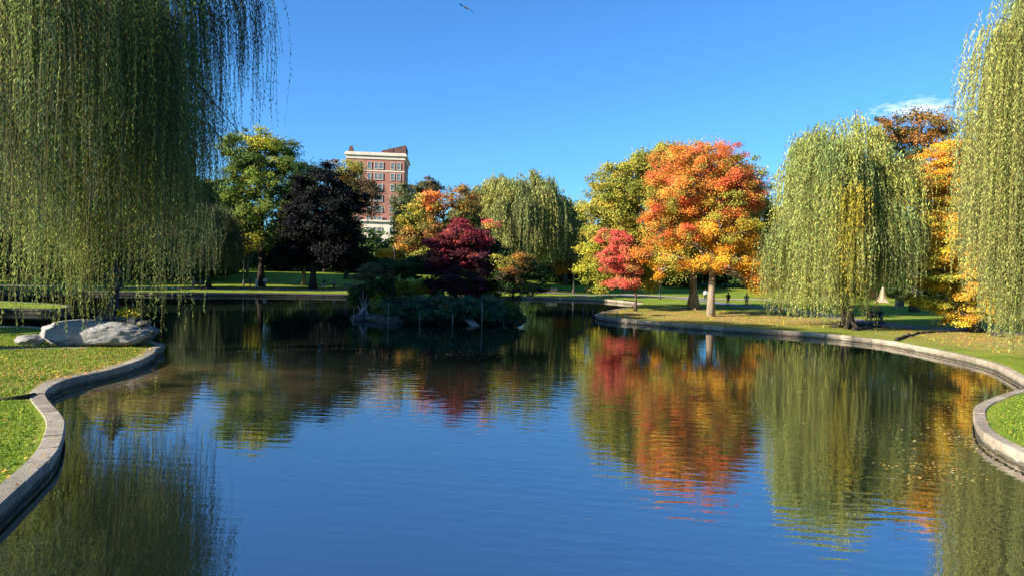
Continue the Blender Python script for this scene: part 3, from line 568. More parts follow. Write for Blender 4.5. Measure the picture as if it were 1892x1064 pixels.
tree('broadleaf_tree', 'thinning brown and green tree in front of the brick building', 'tree', 640, 505,
     [(620, 325, 30, 24, brownor), (648, 320, 26, 24, g_olive), (670, 350, 28, 26, brown), (640, 365, 34, 30, g_olive), (682, 378, 16, 22, brown), (650, 420, 22, 26, brown), (676, 340, 16, 12, brown), (688, 352, 14, 16, brown), (660, 310, 16, 10, g_olive)],
     brown, 17000, 0.24, 0.4, D=140, seed=35, clump=1.3)
tree('broadleaf_tree', 'grey green tree directly right of the brick building', 'tree', 745, 510,
     [(752, 375, 32, 34, greyg), (784, 362, 34, 30, greyg), (744, 420, 24, 34, g_mid), (765, 410, 40, 36, greyg), (742, 450, 18, 22, g_mid), (790, 350, 20, 18, brown), (755, 455, 30, 24, g_mid)],
     greyg, 22000, 0.27, 0.4, D=128, seed=36, clump=1.1)
tree('maple_tree', 'autumn orange and olive tree rising behind the crimson island tree', 'tree', 815, 530,
     [(800, 378, 30, 20, orred), (850, 370, 32, 22, brownor), (770, 405, 34, 30, g_olive), (760, 440, 26, 30, brownor), (810, 415, 40, 30, brownor), (865, 395, 22, 26, brownor), (870, 430, 30, 30, g_dark), (790, 460, 34, 20, g_olive), (885, 455, 34, 36, g_dark)],
     brownor, 26000, 0.21, 0.34, D=99, seed=37, clump=0.95)
tree('bush', 'bright yellow bush at the foot of the brick building', 'bush', 733, 505, [(715, 470, 18, 12, yellow), (740, 472, 20, 13, oryel), (760, 480, 20, 10, g_olive)], yellow, 5000, 0.24, 0.12, D=118, seed=38, clump=0.7, fork=0.15)
tree('small_tree', 'small tan and pinkish tree right of the back willow', 'tree', 1060, 523, [(1050, 470, 20, 20, brown), (1040, 490, 22, 14, brownor), (1075, 495, 22, 14, g_olive), (1062, 455, 14, 14, brown)], brown, 7000, 0.2, 0.16, D=120, seed=39, clump=0.8, bark=BARK_PALE)
tree('broadleaf_tree', 'dark blue green tree at the right shoulder of the back willow', 'tree', 1045, 510, [(1030, 410, 34, 34, g_dark), (1050, 440, 30, 34, g_dark), (1010, 380, 24, 24, g_dark)], g_dark, 12000, 0.3, 0.4, D=142, seed=40, clump=1.3)

# --- island
ID = 63.0
isl = [(648, 589), (662, 582), (700, 579), (760, 577), (850, 576), (930, 577), (966, 583), (968, 590), (930, 595), (880, 597), (820, 596), (760, 594), (700, 592), (668, 592)]
ip = [Vector(G(x, y, 0.0).xy) for x, y in isl]; ip = ip+[ip[0]]; ic = cr(ip, .6)[:-1]; cen = sum(ic, Vector((0, 0)))/len(ic)
cen.y += 0.0
mb = MB(); rings = [(1.03, -0.4), (1.0, 0.05), (0.93, 0.45), (0.8, 0.8), (0.55, 1.05), (0.2, 1.15)]; vs = []
# the island is wider in depth than its waterline suggests
def ipt(p, s): return Vector((cen.x+(p.x-cen.x)*s, cen.y+(p.y-cen.y)*s*1.0 + (2.2*max(0, p.y-cen.y) if s > 0 else 0)*0))
for s, z in rings:
    for p in ic:
        q = ipt(p, s); vs.append((q.x, q.y, z+0.15*noise.noise(Vector((q.x*.6, q.y*.6, s)))))
n_ = len(ic); fs = [(i*n_+k, i*n_+(k+1) % n_, (i+1)*n_+(k+1) % n_, (i+1)*n_+k) for i in range(len(rings)-1) for k in range(n_)] + [tuple(5*n_+k for k in range(n_))]
mb.add(vs, fs); SOIL = noisy('island_soil', (0.022, 0.026, 0.018), (0.014, 0.014, 0.012), 1.2, 0.95, bump=0.6)
io = mb.build('island_ground', SOIL, smooth=True); tag(io, kind='structure')
def rock(name, label, c, r, m, seed, group=None, cat='rock', flat=0.7, sub=3):
    import bmesh
    bm = bmesh.new(); bmesh.ops.create_icosphere(bm, subdivisions=sub, radius=1.0); rn = random.Random(seed); o_ = Vector((rn.random()*50, rn.random()*50, rn.random()*50))
    for v in bm.verts:
        d = v.co.normalized(); f = 1+0.28*noise.noise(d*1.4+o_)+0.12*noise.noise(d*3.5+o_); q = d*f
        v.co = Vector((q.x*r[0], q.y*r[1], q.z*r[2]*1.0))
    me = bpy.data.meshes.new(name); bm.to_mesh(me); bm.free(); me.materials.append(m); o = link(name, me); o.location = c; o.rotation_euler = (0, 0, rn.uniform(-.4, .4)); tag(o, label, cat, group); return o
rl = [(664, 591, .6, 'leftmost low grey rock at the island tip beside the bleached driftwood'), (680, 589, .9, 'large dark rock just right of the bleached driftwood'), (694, 592, .8, 'rounded dark rock at the water below the yellow shrub'), (710, 594, .8, 'flat dark rock at the left part of the island edge'), (726, 596, .65, 'low ledge rock between the two left stakes of the island'), (742, 594, .55, 'small low rock under the left end of the dark juniper'), (770, 594.5, .6, 'dark wet rock below the middle of the juniper left of the ramp'), (905, 595, .55, 'dark rock just right of the wooden ramp'), (925, 594, .6, 'rounded rock below the leaning island tree'), (944, 591, .85, 'big sloping dark rock at the foot of the leaning island tree'), (957, 589, .6, 'rightmost dark rock at the tip of the island')]
for i, (x, y, r, lb) in enumerate(rl):
    p = G(x, y, 0.0); rock('rock', lb, (p.x, p.y+0.2, 0.12), (r*1.25, r, r*0.62), ROCK, 50+i, 'rocks along the island edge')
def islbase(px, depth=64.5): p = P(px, 560, depth); p.z = 0.9; return p
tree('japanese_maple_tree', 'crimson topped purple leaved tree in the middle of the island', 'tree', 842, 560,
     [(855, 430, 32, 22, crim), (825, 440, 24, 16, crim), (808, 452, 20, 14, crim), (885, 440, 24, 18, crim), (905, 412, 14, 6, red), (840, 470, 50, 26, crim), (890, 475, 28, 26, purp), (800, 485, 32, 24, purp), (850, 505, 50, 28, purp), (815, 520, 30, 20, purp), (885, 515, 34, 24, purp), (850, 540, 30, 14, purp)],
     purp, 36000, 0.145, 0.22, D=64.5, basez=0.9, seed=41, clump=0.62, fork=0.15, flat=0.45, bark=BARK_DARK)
tree('small_tree', 'leaning reddish brown tree overhanging the water at the right end of the island', 'tree', 944, 582,
     [(960, 490, 36, 16, brownor), (930, 490, 20, 16, g_olive), (945, 510, 34, 20, brown), (985, 508, 28, 18, g_dark), (965, 530, 36, 16, g_dark), (995, 532, 20, 10, g_dark), (925, 520, 20, 18, g_dark), (975, 478, 24, 10, brownor)],
     brown, 16000, 0.13, 0.17, D=63.5, basez=0.4, seed=42, clump=0.55, fork=0.2, flat=0.45, bark=BARK_DARK, lean=0.03)
tree('small_tree', 'sparse twiggy dark tree on the left part of the island', 'tree', 728, 562,
     [(690, 492, 30, 12, brown), (720, 488, 36, 10, g_dark), (760, 492, 36, 12, g_dark), (680, 515, 26, 14, brown), (670, 535, 24, 14, g_dark), (760, 505, 26, 14, g_dark), (700, 528, 26, 14, g_dark), (712, 505, 22, 10, brown)],
     brown, 11000, 0.125, 0.14, D=64.0, basez=0.7, seed=43, clump=0.5, fork=0.15, flat=0.4, bark=BARK_DARK)
tree('tree_conifer', 'dark green tree filling the gap between crimson tree and leaning tree on the island', 'tree', 905, 560,
     [(905, 470, 26, 26, g_dark), (915, 500, 24, 24, g_dark), (900, 535, 24, 20, g_mid), (925, 470, 18, 16, g_dark)], g_dark, 12000, 0.14, 0.14, D=65.5, basez=0.9, seed=44, clump=0.6, bark=BARK_DARK)
def shrub(label, px, D, z, lobes, pal, n, sz, seed, group=None, clump=0.45, nm='shrub'):
    p = P(px, 560, D); return tree(nm, label, 'shrub', px, 560, lobes, pal, n, sz, 0.05, D=D, basez=z, seed=seed, group=group, clump=clump, fork=0.1, trunk_top=0.6)
tealg = [((0.040, 0.090, 0.055), 3), ((0.075, 0.125, 0.060), 2)]
shrub('low spreading dark juniper cascading to the water along the left half of the island front', 770, 61.4, 0.1, [(740, 570, 34, 16), (775, 564, 40, 20), (800, 576, 40, 14), (755, 584, 40, 9), (800, 587, 34, 7), (722, 582, 20, 9)], tealg, 22000, 0.15, 61)
shrub('dense dark green juniper above the wooden ramp on the island front', 850, 61.4, 0.1, [(830, 568, 36, 16), (865, 565, 40, 18), (845, 582, 36, 9), (892, 576, 26, 12), (830, 588, 24, 6)], tealg, 20000, 0.15, 62)
shrub('dark green shrub between the ramp and the leaning tree at the island right', 915, 61.6, 0.1, [(905, 568, 30, 16), (928, 574, 22, 12), (905, 584, 30, 8), (925, 586, 22, 6)], tealg, 14000, 0.15, 63)
shrub('yellow lit shrub glowing behind the junipers on the island', 790, 66.5, 0.9, [(785, 530, 22, 12), (760, 537, 22, 9), (800, 538, 16, 8)], g_yel, 6000, 0.14, 64)
shrub('yellow green grassy shrub left of the glowing shrub on the island', 745, 66.0, 0.9, [(735, 535, 26, 14), (715, 545, 20, 10)], g_olive, 5000, 0.14, 65)
shrub('leafy green shrub below the crimson tree right of its trunk', 880, 65.5, 0.9, [(880, 530, 22, 22, g_mid), (890, 548, 24, 12, g_mid)], g_mid, 6000, 0.15, 66)
shrub('small round yellow green shrub above the rocks at the island left tip', 694, 63.0, 0.5, [(694, 557, 9, 7, g_yel)], g_yel, 2500, 0.10, 67, clump=0.3)
shrub('dull green shrub behind the bleached driftwood at the island left', 672, 64.5, 0.3, [(672, 550, 22, 18, g_dark), (655, 552, 12, 14, g_mid)], g_dark, 5000, 0.14, 68)
shrub('rounded mid green shrub at the left shoulder of the island above the rocks', 712, 62.2, 0.3, [(710, 566, 20, 14, g_mid), (722, 574, 18, 10, g_mid)], g_mid, 7000, 0.13, 70)
shrub('reddish brown low shrub in the middle of the island front', 812, 60.9, 0.1, [(812, 562, 18, 11, brownor), (800, 570, 14, 8, brown)], brown, 4500, 0.12, 71)
shrub('mid green rounded shrub at the right end of the island before the leaning trunk', 938, 61.4, 0.1, [(936, 574, 18, 12, g_mid), (950, 584, 14, 7, g_dark)], g_mid, 6000, 0.13, 72)
# driftwood stump with bleached prongs
dp = G(672, 590.5, 0); root = empty('driftwood', (dp.x, dp.y, 0.05)); tag(root, 'bleached driftwood stump with upright prongs at the left tip of the island', 'driftwood')
mb = MB(); rn = random.Random(3)
mb.tube([(-.35, 0, -.1), (-.25, 0, .4), (-.05, 0, .8), (0.1, 0, 1.0)], [.28, .22, .2, .12], 9); mb.tube([(.5, .1, -.1), (.25, 0, .5), (.08, 0, 1.0)], [.2, .14, .1], 8); mb.build('stump', WOODG, root, True)
for a, b_ in (((0, 0, .85), (-.45, 0, 1.9)), ((.05, 0, .9), (-.15, .05, 2.35)), ((.1, 0, .9), (.2, 0, 2.0)), ((.12, .02, .8), (.55, -.05, 1.7)), ((-.2, 0, .5), (-.6, .1, 1.2))):
    mb = MB(); limb(mb, a, b_, .075, .02, rn, 0.02, 6); mb.build('prong', WOODG, root, True)
# ramp
rp = G(873, 600, 0); root = empty('duck_ramp', (rp.x, rp.y, 0), 0); tag(root, 'sloping grey wooden ramp running into the water at the island front', 'ramp')
a, b_ = P(856, 580, rp.y+1.6), P(880, 600, rp.y-.9); a, b_ = a-Vector((rp.x, rp.y, 0)), b_-Vector((rp.x, rp.y, 0)); b_.z = -.06
mb = MB(); dr = (b_-a); nrm = Vector((dr.y, -dr.x, 0)).normalized(); L_ = dr.length
for k in range(9):
    c0, c1 = a+dr*(k/9+.01), a+dr*((k+.93)/9)
    o_ = Vector((.62, .25, 0)); mb.add([c0-o_*.5, c1-o_*.5, c1+o_*.5, c0+o_*.5]+[q+Vector((0, 0, .04)) for q in (c0-o_*.5, c1-o_*.5, c1+o_*.5, c0+o_*.5)], [(3, 2, 1, 0), (4, 5, 6, 7), (0, 1, 5, 4), (1, 2, 6, 5), (2, 3, 7, 6), (3, 0, 4, 7)])
mb.build('deck', WOODG, root)
for s in (-.27, .27):
    mb = MB(); mb.tube([a+Vector((s, 0, -.05)), b_+Vector((s, 0, -.05))], [.04, .04], 6); mb.build('rail', WOODG, root)
# stakes
def stake(px, y0, y1, lb, grp, r=0.035, m=None, D=None):
    p = G(px, y1, 0); t = P(px, y0, p.y); o = MB(); o.tube([(0, 0, -.5), (0.01, 0, t.z*.5), (0.03*random.uniform(-1, 1), 0, t.z)], [r, r*.9, r*.7], 7)
    ob = o.build('stake', m or WOODG, None, True); ob.location = (p.x, p.y, 0); tag(ob, lb, 'stake', grp)
for x, y0, y1, lb in ((653, 570, 592, 'short pale stake in open water left of the island tip'), (717, 560, 597, 'tall grey stake beside the rocks left of the juniper'), (775, 578, 600, 'short stake below the left juniper'), (836, 580, 601, 'short grey stake just left of the wooden ramp'), (890, 558, 602, 'tall grey stake just right of the wooden ramp'), (930, 562, 599, 'tall stake before the rocks under the leaning tree')):
    stake(x, y0, y1, lb, 'stakes round the island')
for x, y0, y1, lb in ((1077, 566, 592, 'leftmost dark pole off the tip of the right bank'), (1085, 570, 590, 'second dark pole off the tip of the right bank'), (1095, 571, 588, 'dark pole touching the stone tip of the right bank'), (1118, 573, 592, 'dark pole standing before the wall right of the stone tip'), (1140, 575, 594, 'short dark pole before the wall, farthest right of its row')):
    stake(x, y0, y1, lb, 'dark poles at the tip of the right bank', 0.05, IRON)

# --- far rows: individual trees beyond the lawns
protos = []
for i, (pl, h_) in enumerate(((g_dark, 0), (g_mid, 0), (brown, 0), (g_olive, 0))):
    lob = [(946+random.Random(i*7+j).uniform(-42, 42), 452+random.Random(i*9+j).uniform(-34, 26), random.Random(j+i).uniform(20, 34), random.Random(j*3+i).uniform(16, 26)) for j in range(8)]
    r_ = tree('background_tree', 'x', 'tree', 946, 505, lob, pl, 17000, 0.55, 0.36, D=150, seed=70+i, clump=1.5, bark=BARK_DARK, fork=0.15)
    protos.append(r_)
spots = [(20, 122, 0, 1.75, 'yellowish green'), (95, 116, 3, 1.6, ''), (170, 124, 1, 1.8, ''), (240, 118, 3, 1.6, ''), (310, 122, 0, 1.7, ''), (350, 140, 1, 1.4, ''),
         (400, 165, 0, 1.0, ''), (450, 172, 0, .9, ''), (520, 170, 0, 1.0, ''), (600, 168, 0, 1.0, ''), (665, 172, 0, .9, ''), (820, 168, 0, 1.0, ''), (900, 165, 1, .9, ''),
         (1010, 160, 0, .9, ''), (1085, 165, 2, .8, ''), (1130, 150, 0, 1.0, ''), (1200, 158, 0, 1.0, ''), (1260, 150, 1, .9, ''), (1330, 160, 0, 1.1, ''), (1400, 150, 0, 1.1, ''), (1470, 150, 0, 1.2, ''), (1540, 145, 0, 1.2, ''), (1610, 150, 0, 1.2, ''), (1680, 140, 0, 1.2, ''), (1770, 135, 0, 1.2, ''), (1850, 130, 1, 1.2, ''), (1950, 120, 0, 1.2, ''), (-60, 112, 1, 1.3, '')]
where = ['at the far left behind the hanging willow', 'behind the lantern side of the boulder point', 'above the far lawn left of the lantern', 'above the far lawn right of the lantern', 'left of the seated couple on the far bank', 'behind the dark far willow', 'just left of the pale trunked birch', 'behind the pale trunked birch', 'behind the tall green tree and the beech', 'behind the dark purple beech', 'at the foot of the brick building', 'behind the crimson island tree', 'behind the leaning island tree', 'under the right half of the back willow', 'behind the small tan tree', 'left of the red maple across the lawn', 'right of the red maple across the lawn', 'between red maple and orange tree across the lawn', 'behind the smooth pale trunk of the orange tree', 'behind the walkers on the right path', 'left of the leaning willow trunk across the lawn', 'behind the leaning willow trunk', 'behind the broken pale stump', 'right of the broken pale stump', 'behind the golden tree', 'behind the near right willow', 'at the far right edge behind the near willow', 'outside the left edge beyond the far lawn']
kinds_ = ['dark green', 'mid green', 'brown leaved', 'olive yellow']
used = set()
for i, (px, D, k, s, _) in enumerate(spots):
    o = protos[k] if k not in used else copytree(protos[k]); used.add(k)
    p = P(px, 500, D); o.location = (p.x, p.y, gz(p.x, p.y)); o.rotation_euler = (0, 0, i*1.9); o.scale = (s*1.15, s*1.15, s)
    o['label'] = '%s background tree %s' % (kinds_[k], where[i]); o['group'] = 'background trees beyond the lawns'
bproto = tree('background_bush', 'x', 'bush', 946, 505, [(946+dx_, 492+dy_, rx_, ry_) for dx_, dy_, rx_, ry_ in ((0, 0, 30, 18), (-30, 6, 24, 14), (30, 5, 26, 15), (5, -12, 20, 12), (-14, 12, 26, 8), (18, 13, 26, 8))], g_dark, 9000, 0.42, 0.10, D=150, seed=90, clump=1.0, bark=BARK_DARK, fork=0.05, trunk_top=0.5)
bw_ = [(-60, 116, 1.2, 'outside the left edge of the far lawn'), (-5, 118, 1.1, 'at the far left edge behind the hanging willow'), (60, 120, 1.2, 'behind the hanging willow left of the lantern'), (125, 119, 1.0, 'just left of the lantern on the far lawn'), (190, 122, 1.2, 'behind the lantern on the far lawn'), (255, 121, 1.1, 'just right of the lantern on the far lawn'), (320, 124, 1.2, 'left of the dark far willow'), (375, 128, 1.0, 'behind the dark far willow'), (425, 150, 1.1, 'behind the pale birch trunk'), (1015, 148, 1.1, 'right of the leaning island tree across the lagoon'), (1075, 152, 1.2, 'left of the red maple far behind it'), (1140, 146, 1.1, 'behind the red maple'), (1205, 150, 1.2, 'behind the lamp post right of the red maple'), (1265, 147, 1.1, 'behind the flared mottled trunk'), (1340, 150, 1.2, 'behind the walker with the backpack'), (1410, 146, 1.2, 'behind the lowest golden boughs of the orange tree'), (1480, 144, 1.2, 'left of the leaning willow trunk in the distance'), (1550, 140, 1.2, 'behind the leaning willow trunk in the distance'), (1640, 135, 1.2, 'behind the pale stump in the distance'), (1720, 128, 1.2, 'behind the litter bin in the distance')]
for i, (px, D, s_, wh) in enumerate(bw_):
    o = bproto if i == 0 else copytree(bproto); p = P(px, 500, D); o.location = (p.x, p.y, gz(p.x, p.y)-.15); o.rotation_euler = (0, 0, i*1.3); o.scale = (s_*1.15, s_, s_*random.uniform(.85, 1.1)); o['label'] = 'dark green bush '+wh; o['group'] = 'bushes beyond the lawns'
# trees on the left bank outside the frame, whose long shadows cross the island and the far lawn
for i, (x, y, s, k) in enumerate([(-47, 41, 1.7, 0), (-55, 46, 1.8, 1), (-72, 88, 1.2, 0), (-86, 96, 1.3, 0), (-80, 62, 1.5, 1), (-100, 112, 1.2, 0), (-84, 126, 1.1, 0)]):
    o = copytree(protos[k]); o.location = (x, y, .4); o.scale = (s*1.1, s*1.1, s*1.25); o.rotation_euler = (0, 0, i*2.2)
    o['label'] = '%s tall tree beyond the left picture edge, %s' % (kinds_[k], ['nearest the boulder point', 'behind the small grassy point', 'by the far path corner', 'beyond the far path corner', 'far out beyond the grassy point', 'farthest up the left bank', 'back on the far left lawn'][i]); o['group'] = 'trees on the left bank'
# low hedge mass far behind (reads as one band)
Vs, Cs = [], []
for i in range(52000):
    pass
n_h = 95000; hx = RNG.uniform(-190, 190, n_h); hy = 190+12*np.sin(hx*.03)+RNG.normal(size=n_h)*3; hz = np.abs(RNG.normal(size=n_h))*3.4*(1+.4*np.sin(hx*.21)*np.sin(hx*.07))
pc = np.stack([hx, hy, 1.9+np.minimum(hz, 10)], 1); nn = unit(RNG.normal(size=(n_h, 3))+np.array([-.3, -.6, .6])); ccs = np.array([g_dark[0][0], g_mid[0][0], brown[1][0]])[RNG.choice(3, n_h, p=[.6, .25, .15])]
ho = quads_mesh('woods', leaves(pc, nn, RNG.uniform(.8, 1.7, n_h), .7), jitter(ccs, n_h)); tag(ho, 'dark band of distant undergrowth behind all the lawns', 'undergrowth', kind='stuff')

# ------------------------------------------------------------------ brick apartment building
BD = 232.0
bl = P(637, 480, BD); TH = rad(5); broot = empty('apartment_building', (bl.x, bl.y, gz(bl.x, bl.y)), TH); tag(broot, 'red brick apartment building with cream cornice rising above the trees', 'building')
gx = broot.location.z; Wd = (741-637)/F_PX*BD*1.01; Dp = 21.0; zc = P(690, 294, BD).z-gx; ztop = P(690, 282, BD).z-gx; fl = 3.38
mb = MB(); mb.box((Wd/2, Dp/2, zc/2), (Wd, Dp, zc)); mb.build('wall', BRICK, broot)
mb = MB(); mb.box((Wd/2, Dp/2, zc+.55), (Wd+.5, Dp+.5, 1.1)); mb.box((Wd/2, Dp/2, zc+1.35), (Wd+1.5, Dp+1.5, .5)); mb.box((Wd/2, Dp/2, zc+1.85), (Wd+.9, Dp+.9, .5)); mb.build('cornice', CREAM, broot)
mb = MB(); mb.box((Wd/2, Dp/2-0.0, zc-fl*1.06), (Wd+.24, Dp+.24, .42)); mb.build('string_course', CREAM, broot)
mb = MB(); mb.box((Wd/2, -.12, 7.6), (Wd+.1, .5, 15.2)); mb.build('limestone_base', CREAM, broot)
mb = MB(); mb.box((Wd/2, -.5, 15.4), (Wd+.9, 1.2, .5)); mb.box((Wd/2, -.45, 8.9), (Wd+.5, .9, .4)); mb.build('ledge', CREAM, broot)
z2 = zc+2.1
mb = MB(); x0, x1, xs_ = Wd*.58, Wd+.2, Wd*.79
mb.add([(x0, 3, z2), (x1, 3, z2), (x1, 3, z2+3.1), (x0, 3, z2+1.1), (x0, 14, z2), (x1, 14, z2), (x1, 14, z2+3.1), (x0, 14, z2+1.1)], [(0, 1, 2, 3), (5, 4, 7, 6), (1, 5, 6, 2), (4, 0, 3, 7), (3, 2, 6, 7), (4, 5, 1, 0)])
mb.build('roof', ROOFM, broot)
mb = MB(); mb.tube([(Wd*.73, 2.5, z2), (Wd*.73, 2.5, z2+3.4)], [.12, .03], 6); mb.build('flagpole', DARKGREY, broot)
mb = MB(); mb.box((.8, 4, z2+.7), (1.5, 2.2, 2.0), taper=.8); mb.box((.8, 4, z2+1.95), (.8, 1.3, .6)); mb.build('chimney', ROOFM, broot)
proto_w = None
cols = [.06, .20, .395, .515, .60, .80, .905]
for r in range(11):
    for c in cols:
        zz = zc-1.95-fl*r
        if zz < 2: continue
        if proto_w is None:
            mb = MB(); mb.box((0, -.05, 0), (1.05, .12, 1.9)); wo = mb.build('window', GLASS, broot)
            mb = MB(); mb.box((-.58, -.10, 0), (.12, .24, 2.1)); mb.box((.58, -.10, 0), (.12, .24, 2.1)); mb.box((0, -.10, 1.0), (1.04, .22, .12)); mb.box((0, -.13, -1.03), (1.4, .32, .14)); mb.box((0, -.13, 0), (1.04, .14, .07)); mb.build('frame', CREAM, wo); proto_w = wo
        else: wo = copytree(proto_w, broot)
        wo.location = (Wd*c, -.40 if zz < 16 else 0, zz)
for r, (y, z) in enumerate(((4, 30), (10, 30), (4, 26.6), (10, 26.6), (4, 23.2), (10, 23.2))):
    wo = copytree(proto_w, broot); wo.location = (Wd, y, z); wo.rotation_euler = (0, 0, rad(90))
# low far building glimpsed right of the back willow
lb_ = P(1058, 480, 260); r2 = empty('office_building', (lb_.x, lb_.y, 2)); tag(r2, 'grey building glimpsed far away right of the back willow', 'building')
mb = MB(); mb.box((3, 8, 10.5), (9, 12, 21)); mb.build('wall', STONE_GREY, r2); mb = MB(); mb.box((3, 8, 21.3), (9.6, 12.6, .6)); mb.build('cornice', CREAM, r2)
for i in range(6):
    for j in range(3):
        mb = MB(); mb.box((j*2.6+.4, 1.95, 19-i*3.2), (1.3, .12, 1.8)); mb.build('window', GLASS, r2)

# ------------------------------------------------------------------ boulder, lantern, planter
bp_ = ground_pt(190, 641)
import bmesh
bm = bmesh.new(); bmesh.ops.create_icosphere(bm, subdivisions=5, radius=1.0)
for v in bm.verts:
    d = v.co.normalized(); q = Vector((math.copysign(abs(d.x)**0.75, d.x), math.copysign(abs(d.y)**0.8, d.y), math.copysign(abs(d.z)**0.6, d.z)))
    f = 1+0.10*noise.noise(d*1.6+Vector((3, 1, 7)))+0.07*noise.noise(d*4)+0.035*noise.noise(d*9)+0.015*noise.noise(d*22)
    x, y, z = q.x*2.75*f, q.y*1.35*f, q.z*0.66*f
    if x < -1.6: z = z*(1-0.10*(-x-1.6))
    if x > 1.9 and z < 0: z += (x-1.9)*0.42
    if x > 1.2 and z > .3: z -= (x-1.2)*0.10
    v.co = (x, y, z)
me = bpy.data.meshes.new('boulder'); bm.to_mesh(me); bm.free(); me.materials.append(BOULDER); me.polygons.foreach_set('use_smooth', [True]*len(me.polygons))
bo = link('boulder', me); bpos = P(186, 620, bp_.y+1.0); bo.location = (bpos.x, bpos.y, gz(0, 0)+.60); tag(bo, 'long pale grey boulder at the tip of the near left lawn, under the dark lantern', 'boulder')
sp = ground_pt(42, 638); rock('rock', 'small pale rounded rock on the path left of the long grey boulder', (sp.x, sp.y+.5, WH+.18), (.72, .5, .28), BOULDER, 77)
lz = bo.location.z+.60
lp_ = P(210, 600, bpos.y+.1); lan = empty('stone_lantern', (lp_.x, lp_.y, lz)); lan.name = 'garden_lantern'; tag(lan, 'tall dark iron lantern with flared roof standing on the grey boulder', 'lantern')
mb = MB(); mb.lathe([(.55, -.05), (.58, .12), (.48, .16), (.46, .34), (.34, .44)], 6); mb.build('base', BRONZE, lan)
mb = MB(); mb.lathe([(.30, .42), (.26, .6), (.22, 1.0), (.24, 1.3), (.28, 1.42), (.22, 1.5)], 18); mb.build('shaft', BRONZE, lan, True)
mb = MB(); mb.lathe([(.22, 1.49), (.46, 1.66), (.50, 1.74), (.50, 1.80), (.36, 1.82)], 6); mb.build('platform', BRONZE, lan)
mb = MB(); mb.box((0, 0, 1.84), (.56, .56, .06)); mb.box((0, 0, 2.32), (.56, .56, .06))
for sx in (-.25, .25):
    for sy in (-.25, .25): mb.box((sx, sy, 2.08), (.06, .06, .42))
for s in (-1, 1):
    for k in range(4): mb.box((-.15+.1*k, s*.25, 2.08), (.015, .015, .42)); mb.box((s*.25, -.15+.1*k, 2.08), (.015, .015, .42))
mb.build('light_box', BRONZE, lan)
mb = MB(); mb.lathe([(.62, 2.36), (.66, 2.42), (.50, 2.50), (.30, 2.66), (.12, 2.82), (.08, 2.86)], 6); mb.build('roof', BRONZE, lan)
mb = MB(); mb.lathe([(.07, 2.84), (.13, 2.92), (.14, 3.0), (.08, 3.08), (.01, 3.18)], 12); mb.build('finial', BRONZE, lan, True)
pl_ = P(236, 595, bpos.y-.1); pr_ = empty('planter', (pl_.x, pl_.y, lz-.05)); tag(pr_, 'dark planter box with yellow flowers beside the lantern on the boulder', 'planter')
mb = MB(); mb.box((0, 0, .17), (.95, .55, .34), taper=1.12); mb.build('box', IRON, pr_)
pc = RNG.normal(size=(700, 3))*np.array([.32, .18, .13])+np.array([0, 0, .48]); quads_mesh('foliage', leaves(pc, unit(RNG.normal(size=(700, 3))+np.array([0, -.3, .6])), RNG.uniform(.06, .13, 700), .7), jitter(np.array([(.62, .42, .03), (.5, .45, .05), (.08, .12, .03)])[RNG.choice(3, 700, p=[.5, .25, .25])], 700), pr_)
q_ = P(264, 598, bpos.y-.1); rock('rock', 'low dark stone lying on the right end of the long boulder', (q_.x, q_.y, lz-.02), (.52, .3, .14), ROCK, 91)
q_ = P(187, 598, bpos.y-.1); mb = MB(); mb.box((0, 0, .12), (.5, .4, .3)); mb.lathe([(.14, .27), (.16, .3), (.1, .34)], 10); o = mb.build('stone_block', ROCK); o.location = (q_.x, q_.y, lz); tag(o, 'small dark block at the left foot of the lantern on the boulder', 'block')

# ------------------------------------------------------------------ roots
def roots(name, label, pts, r, m=BARK_DARK):
    mb = MB(); rn = random.Random(len(label)); ps = []
    for x, y in pts:
        g_ = ground_pt(x, y); ps.append(Vector((g_.x, g_.y, g_.z+r*.2)))
    o0 = ps[0].copy(); ps = cr(ps, .35); ps = [p-o0 for p in ps]; n = len(ps)
    mb.tube([p+Vector((rn.uniform(-.06, .06), rn.uniform(-.06, .06), rn.uniform(-.3, .5)*r)) for p in ps], [r*(1-.6*i/n)*rn.uniform(.7, 1.2) for i in range(n)], 7)
    for k in range(3, n, 5):
        e = ps[k]+Vector((rn.uniform(-.9, .9), rn.uniform(-.9, .9), -r*.6)); limb(mb, ps[k], e, r*.5, r*.1, rn, 0.05, 5)
    o = mb.build(name, m, None, True); o.location = o0; tag(o, label, 'tree root')
roots('tree_root', 'dark gnarled roots spreading right from the leaning willow trunk', [(1582, 606), (1597, 603), (1615, 600), (1632, 598)], .3)
roots('tree_root', 'second dark root running low in front of the leaning willow trunk', [(1578, 610), (1596, 608), (1618, 604), (1640, 606)], .2)
roots('tree_root', 'long dark surface root reaching the wall below the golden tree', [(1655, 629), (1675, 622), (1700, 616), (1740, 613), (1790, 611)], .16)
roots('tree_root', 'dark roots at the foot of the golden tree', [(1845, 622), (1830, 616), (1815, 612), (1800, 611)], .3)
roots('tree_root', 'dark surface root crossing the near left lawn to the wall', [(-30, 742), (10, 739), (40, 737), (66, 730)], .10)  # a shadow strip on the lawn, modelled as a dark root

